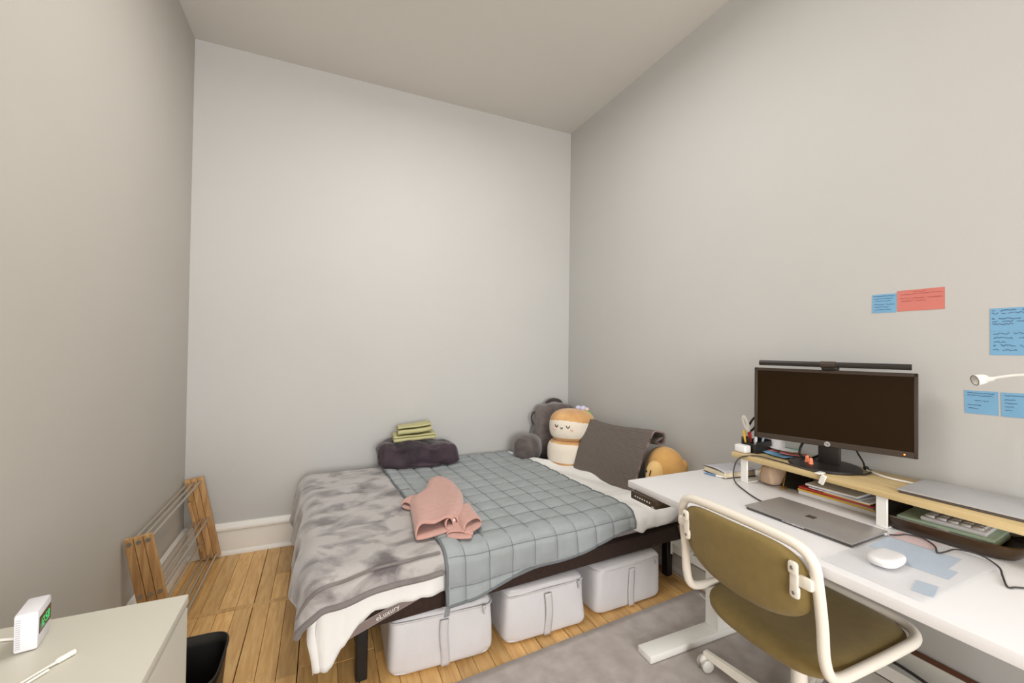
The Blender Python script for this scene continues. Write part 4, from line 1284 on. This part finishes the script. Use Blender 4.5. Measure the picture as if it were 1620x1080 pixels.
pl = [('white_folder', (-0.090, -2.225, DZT + 0.0006), 0.270, 0.20, 0.016, 0.02, 'paper', 'thick white folder at the bottom of the document stack', 'folder'),
      ('yellow_folder', (-0.092, -2.220, DZT + 0.0172), 0.265, 0.20, 0.007, 0.04, 'yellow', 'yellow folder in the document stack under the riser', 'folder'),
      ('grey_envelope', (-0.094, -2.232, DZT + 0.0246), 0.240, 0.19, 0.004, -0.03, 'bookcover', 'grey envelope between yellow and red folders', 'envelope'),
      ('red_folder', (-0.098, -2.222, DZT + 0.0290), 0.255, 0.20, 0.007, 0.05, 'red', 'red folder in the document stack under the riser', 'folder'),
      ('yellow_envelope', (-0.104, -2.262, DZT + 0.0364), 0.150, 0.19, 0.003, 0.03, 'yellow', 'yellow envelope on the red folder near the riser leg', 'envelope'),
      ('white_papers', (-0.106, -2.238, DZT + 0.0398), 0.205, 0.19, 0.005, 0.02, 'paper', 'sheaf of white papers on the document stack, lower of three', 'paper'),
      ('white_papers', (-0.112, -2.222, DZT + 0.0452), 0.185, 0.18, 0.004, -0.05, 'bookcover', 'greyish sheaf of papers on the document stack, middle of three', 'paper'),
      ('white_papers', (-0.116, -2.212, DZT + 0.0496), 0.175, 0.18, 0.007, 0.06, 'paper', 'topmost sheaf of white papers on the document stack', 'paper')]
for (nm, c, ly, lx, h_, r, mm, lab, cat) in pl:
    bm = box((-lx / 2, -ly / 2, 0), (lx / 2, ly / 2, h_), 0.001, 1)
    bmesh.ops.transform(bm, matrix=Matrix.Translation(c) @ Matrix.Rotation(r, 4, 'Z'), verts=bm.verts)
    solo(nm, bm, M[mm], lab, cat, 'documents stacked under the riser')

# grey laptop
lp = thing('grey_laptop', 'closed platinum-grey laptop with square emblem on the white desk', 'laptop', (-0.438, -2.287, DZT), 0.035)
LD, LW = 0.212, 0.340
part('base', box((-LD / 2 + 0.004, -LW / 2 + 0.003, 0.0006), (LD / 2, LW / 2 - 0.003, 0.0088), 0.003, 2), M['laptop_d'], lp, local=True)
part('lid', box((-LD / 2, -LW / 2, 0.0092), (LD / 2, LW / 2, 0.0150), 0.0026, 2), M['laptop'], lp, local=True)
em = nb()
for i in (-1, 1):
    for j in (-1, 1):
        bx(em, (i * 0.0070 - 0.0066, j * 0.0070 - 0.0066, 0.0149), (i * 0.0070 + 0.0066, j * 0.0070 + 0.0066, 0.0152))
part('square_emblem', em, M['logo'], lp, local=True, label='dark four-square emblem')
part('lid_notch', box((-LD / 2 - 0.0005, -0.035, 0.0066), (-LD / 2 + 0.006, 0.035, 0.0091), 0.0008, 1), M['silver'], lp, local=True)
for y in (-0.05, 0.07): part('rubber_foot', box((-LD / 2 + 0.006, y - 0.03, 0.0003), (-LD / 2 + 0.014, y + 0.03, 0.0020), 0), M['black'], lp, local=True)

uc = crom([(-0.430, -2.112, DZT + 0.006), (-0.425, -2.085, DZT + 0.005), (-0.385, -2.005, DZT + 0.0045), (-0.325, -1.905, DZT + 0.010), (-0.292, -1.873, DZT + 0.050), (-0.285, -1.895, DZT + 0.105),
           (-0.270, -1.960, SZ + 0.006), (-0.252, -2.040, SZ + 0.0035), (-0.262, -2.130, SZ + 0.0035), (-0.268, -2.195, SZ + 0.004)], 10)
solo('usb_cable', tube(nb(), uc, 0.0028, 8), M['cable_b'], 'dark grey cable arching from the grey laptop up to the riser', 'cable')
ub = thing('usb_hub', 'small white dongle hanging over the front edge of the riser', 'adapter', (-0.28, -2.245, SZ - 0.04))
part('hub_body', box((-0.008, -0.009, -0.034), (0.0, 0.009, 0.004), 0.002, 1, mx=Matrix.Translation((-0.2795, -2.240, SZ - 0.001)) @ Matrix.Rotation(0.35, 4, 'X')), M['cable_w'], ub)
part('hub_top', box((-0.288, -2.228, SZ + 0.0006), (-0.250, -2.208, SZ + 0.006), 0.002, 1), M['cable_w'], ub)

# translucent sheet protector with papers
sx0, sx1, sy0, sy1 = -0.690, -0.310, -2.685, -2.455
PS = [((-0.395, -2.545), 0.14, 0.165, 0.10, 'paleblue', 'pale blue sheet beneath the clear film, nearest the laptop'),
      ((-0.470, -2.585), 0.075, 0.14, 0.10, 'paleblue', 'pale blue strip in the middle beneath the clear film'),
      ((-0.610, -2.655), 0.075, 0.040, 0.25, 'paleblue', 'small pale blue strip near the front edge beneath the clear film'),
      ((-0.293, -2.505), 0.075, 0.10, 0.05, 'palepink', 'pale pink sheet beneath the clear film beside dark tray')]
for ip, (c, lx, ly, r, mm, lab) in enumerate(PS):
    bm = box((-lx / 2, -ly / 2, 0), (lx / 2, ly / 2, 0.0004))
    bmesh.ops.transform(bm, matrix=Matrix.Translation((c[0], c[1], DZT + 0.0003 + 0.0005 * ip)) @ Matrix.Rotation(r, 4, 'Z'), verts=bm.verts)
    solo('paper_sheet', bm, M[mm], lab, 'paper', 'papers under the clear film')
ff = lambda s, t: Vector((-0.695 + s * 0.435, -2.462 - t * 0.225, DZT + 0.0038 + 0.0012 * math.sin(7 * s) * math.sin(5 * t) + (0.002 if t > 0.97 else 0)))
solo('clear_film', grid(nb(), ff, 24, 24), M['clear'], 'frosted clear plastic film over pale papers on the white desk', 'film', solid=0.0006)

ms = thing('mouse', 'white rounded wireless mouse on the clear film in front of laptop', 'mouse', (-0.552, -2.551, DZT + 0.0045), 0.10)
def msd(p):
    q = p.copy()
    if q.z < 0: q.z *= 0.85
    else: q.z *= 1 - 0.25 * (p.x / 0.07)
    return q
part('body', blob(nb(), (0, 0, 0.0125), (0.059, 0.034, 0.0125), 0.5, 0.72, 40, 20, None, msd), M['white'], ms, local=True)
part('seam', tube(nb(), [(0.0595 * spow(math.cos(a * PI / 24), 0.72), 0.0345 * spow(math.sin(a * PI / 24), 0.72), 0.0135) for a in range(48)], 0.0007, 6, closed=True), M['castor'], ms, local=True)
part('scroll_wheel', tube(nb(), [(0.028, -0.003, 0.0180), (0.028, 0.003, 0.0180)], 0.0055, 14), M['castor'], ms, local=True)

# dark lacquer tray with mint box
ty = thing('lacquer_tray', 'dark brown lacquer tray with raised rim under the riser', 'tray', (-0.12, -2.53, DZT), 0.06)
def tr(z, k, sx=0.135, sy=0.175):
    return [(spow(math.cos(2 * PI * i / 56), 0.42) * sx * k, spow(math.sin(2 * PI * i / 56), 0.36) * sy * k, z) for i in range(56)]
rings = [tr(0.0016, 0.86), tr(0.004, 0.90), tr(0.026, 0.98), tr(0.043, 1.0), tr(0.046, 0.985), tr(0.041, 0.95), tr(0.014, 0.87), tr(0.007, 0.82)]
bm = nb(); RV = [[bm.verts.new(p) for p in r] for r in rings]
for a, b_ in zip(RV, RV[1:]):
    for i in range(56): bm.faces.new((a[i], a[(i + 1) % 56], b_[(i + 1) % 56], b_[i]))
bm.faces.new(list(reversed(RV[0]))); bm.faces.new(RV[-1])
part('tray_body', bm, M['tray'], ty, local=True)
mb = thing('mint_case', 'mint green flat case lying in the dark tray', 'case', (-0.115, -2.525, DZT + 0.0075), 0.10)
part('case_base', box((-0.085, -0.112, 0.0005), (0.085, 0.112, 0.020), 0.008, 3), M['mint'], mb, local=True)
part('case_lid', box((-0.085, -0.112, 0.0206), (0.085, 0.112, 0.032), 0.008, 3), M['mint'], mb, local=True)
part('latch', box((-0.088, -0.016, 0.014), (-0.083, 0.016, 0.026), 0.002, 1), M['castor'], mb, local=True)
for y in (-0.06, 0.06): part('slot', box((-0.0862, y - 0.024, 0.019), (-0.084, y + 0.024, 0.0215), 0.0005, 1), M['castor'], mb, local=True)
kb = thing('number_keypad', 'white keypad with rows of keys on the mint green case', 'keypad', (-0.115, -2.545, DZT + 0.0400), 0.10)
part('keypad_base', box((-0.075, -0.074, 0.0003), (0.075, 0.074, 0.014), 0.005, 2), M['keys'], kb, local=True)
for i in range(5):
    for j in range(5):
        part('key', box((-0.066 + i * 0.027, -0.066 + j * 0.0268, 0.0135), (-0.066 + i * 0.027 + 0.023, -0.066 + j * 0.0268 + 0.0235, 0.0205), 0.003, 1), M['keys'], kb, local=True)

bc = crom([(-0.335, -2.462, DZT + 0.008), (-0.30, -2.47, DZT + 0.0045), (-0.275, -2.48, DZT + 0.006), (-0.268, -2.515, DZT + 0.008), (-0.300, -2.555, DZT + 0.0065), (-0.345, -2.578, DZT + 0.0055), (-0.318, -2.585, DZT + 0.006), (-0.278, -2.595, DZT + 0.010), (-0.272, -2.640, DZT + 0.014),
           (-0.300, -2.685, DZT + 0.008), (-0.350, -2.708, DZT + 0.004), (-0.412, -2.735, DZT + 0.0035), (-0.395, -2.745, DZT + 0.0035), (-0.368, -2.765, DZT + 0.0035), (-0.33, -2.82, DZT + 0.0035)], 8)
solo('power_lead', tube(nb(), bc, 0.0022, 8), M['cable_b'], 'thin dark power lead winding over the clear film from the laptop', 'cable')
bm = nb(); blob(bm, (-0.345, -2.452, DZT + 0.0085), (0.0055, 0.007, 0.005), 0.8, 0.8, 12, 8)
solo('lead_plug', bm, M['silver'], 'tiny silver plug tip at the right rear corner of grey laptop', 'connector')

# ------------------------------------------------------------------ notes on the right wall


def scribble(parent, lines, y0, z0, w_, h_, mm, seed, x=-0.0016):
    """rows of loose handwriting: thin wavy ink strokes, word by word"""
    rng = random.Random(seed); bm = nb()
    for (zf, words, sz) in lines:
        for (a, b_) in words:
            n = max(4, int((b_ - a) * w_ / 0.0022))
            pts = []
            for i in range(n + 1):
                f_ = a + (b_ - a) * i / n
                pts.append((x, y0 - f_ * w_, z0 - zf * h_ + sz * (rng.random() - 0.5) * 2))
            tube(bm, pts, 0.0006, 4)
    part('handwriting', bm, M[mm], parent)


def wall_note(lab, y0, y1, z0, z1, mm, ink, lines, tilt=0.0, seed=1, group='index notes taped to the right wall'):
    w_, h_ = y0 - y1, z0 - z1
    t = thing('wall_note', lab, 'note', (-0.0008, (y0 + y1) / 2, z1), 0, group)
    bm = box((-0.0011, y1, z1), (-0.0004, y0, z0))
    o = part('sheet', bm, M[mm], t)
    scribble(o, lines, y0, z0, w_, h_, ink, seed)
    t.rotation_euler = (tilt, 0, 0)
    return t


L1 = [(0.10, [(0.05, 0.6), (0.65, 0.92)], 0.0018), (0.24, [(0.08, 0.4), (0.45, 0.85)], 0.0018), (0.36, [(0.15, 0.8)], 0.0018), (0.55, [(0.08, 0.5), (0.56, 0.95)], 0.0018), (0.68, [(0.1, 0.7)], 0.0018), (0.82, [(0.12, 0.55), (0.6, 0.8)], 0.0018)]
wall_note('small square blue note on the wall, left of the coral note', -2.2535, -2.330, 1.556, 1.484, 'blue_note', 'ink', L1, 0.02, 1)
wall_note('wide coral note on the wall above the monitor', -2.3335, -2.4675, 1.563, 1.486, 'pink_note', 'inkpink',
          [(0.10, [(0.35, 0.62)], 0.002), (0.20, [(0.08, 0.30), (0.34, 0.70), (0.74, 0.95)], 0.002), (0.40, [(0.08, 0.3), (0.35, 0.6), (0.66, 0.95)], 0.002), (0.52, [(0.1, 0.35), (0.4, 0.62)], 0.002)], 0.0, 2)
wall_note('large blue note high at the right frame edge, upper of a touching pair', -2.577, -2.704, 1.478, 1.405, 'blue_note', 'ink2',
          [(0.10, [(0.04, 0.09), (0.18, 0.45), (0.55, 0.78)], 0.0028), (0.23, [(0.04, 0.14), (0.20, 0.27), (0.32, 0.68)], 0.0028), (0.46, [(0.04, 0.09), (0.15, 0.52), (0.58, 0.9)], 0.0028), (0.58, [(0.04, 0.14), (0.22, 0.40), (0.46, 0.6), (0.66, 0.9)], 0.0028), (0.70, [(0.05, 0.4)], 0.0028)], 0.0, 3)
wall_note('large blue note high at the right frame edge, lower of a touching pair', -2.577, -2.704, 1.4045, 1.328, 'blue_note', 'ink',
          [(0.10, [(0.06, 0.34), (0.40, 0.60)], 0.003), (0.28, [(0.06, 0.40), (0.50, 0.66)], 0.003), (0.45, [(0.06, 0.28)], 0.003), (0.60, [(0.06, 0.10), (0.18, 0.44), (0.52, 0.9)], 0.003), (0.78, [(0.06, 0.16), (0.22, 0.46)], 0.003)], 0.0, 4)
wall_note('blue note below the gooseneck lamp head, left of two', -2.5175, -2.596, 1.209, 1.133, 'blue_note', 'ink',
          [(0.10, [(0.1, 0.9)], 0.0018), (0.2, [(0.1, 0.85)], 0.0018), (0.42, [(0.32, 0.5), (0.55, 0.72)], 0.0015), (0.62, [(0.1, 0.5)], 0.0015), (0.76, [(0.12, 0.42)], 0.0015)], -0.02, 5)
wall_note('blue note below the gooseneck lamp, right of two at frame edge', -2.602, -2.680, 1.210, 1.134, 'blue_note', 'ink',
          [(0.12, [(0.1, 0.9)], 0.0018), (0.30, [(0.1, 0.4)], 0.0015), (0.44, [(0.1, 0.45)], 0.0015), (0.58, [(0.1, 0.35)], 0.0015), (0.72, [(0.12, 0.3)], 0.0015)], -0.02, 6)

# gooseneck clip lamp, clamped to the riser outside the frame
gl = thing('gooseneck_lamp', 'white gooseneck clip lamp with small round head beside the wall notes', 'lamp', (-0.12, -2.79, SZ))
gp = crom([(-0.122, -2.612, 1.254), (-0.118, -2.640, 1.264), (-0.112, -2.69, 1.272), (-0.11, -2.76, 1.262), (-0.115, -2.80, 1.20), (-0.12, -2.795, 1.05), (-0.12, -2.79, 0.92)], 8)
part('gooseneck', tube(nb(), gp, 0.0042, 10), M['whitemetal'], gl)
hd = Matrix.Translation((-0.125, -2.592, 1.2515)) @ Vector((-0.75, 0.60, -0.22)).normalized().to_track_quat('Z', 'Y').to_matrix().to_4x4()
bm = nb(); lathe(bm, [(0.0, -0.024), (0.008, -0.023), (0.014, -0.014), (0.0165, 0.0), (0.0165, 0.010), (0.0145, 0.011), (0.013, 0.006), (0.0, 0.004)], 24, hd)
part('lamp_head', bm, M['whitemetal'], gl)
part('lens_ring', tube(nb(), [hd @ Vector((0.0150 * math.cos(a * PI / 16), 0.0150 * math.sin(a * PI / 16), 0.011)) for a in range(32)], 0.0013, 6, closed=True), M['bolt'], gl, label='grey lens ring')
part('collar', tube(nb(), [(-0.123, -2.602, 1.252), (-0.122, -2.614, 1.2545), (-0.121, -2.622, 1.257)], [0.0085, 0.0075, 0.0055], 12), M['whitemetal'], gl)
part('clamp', box((-0.145, -2.82, SZ + 0.0005), (-0.095, -2.76, SZ + 0.05), 0.006, 2), M['whitemetal'], gl)
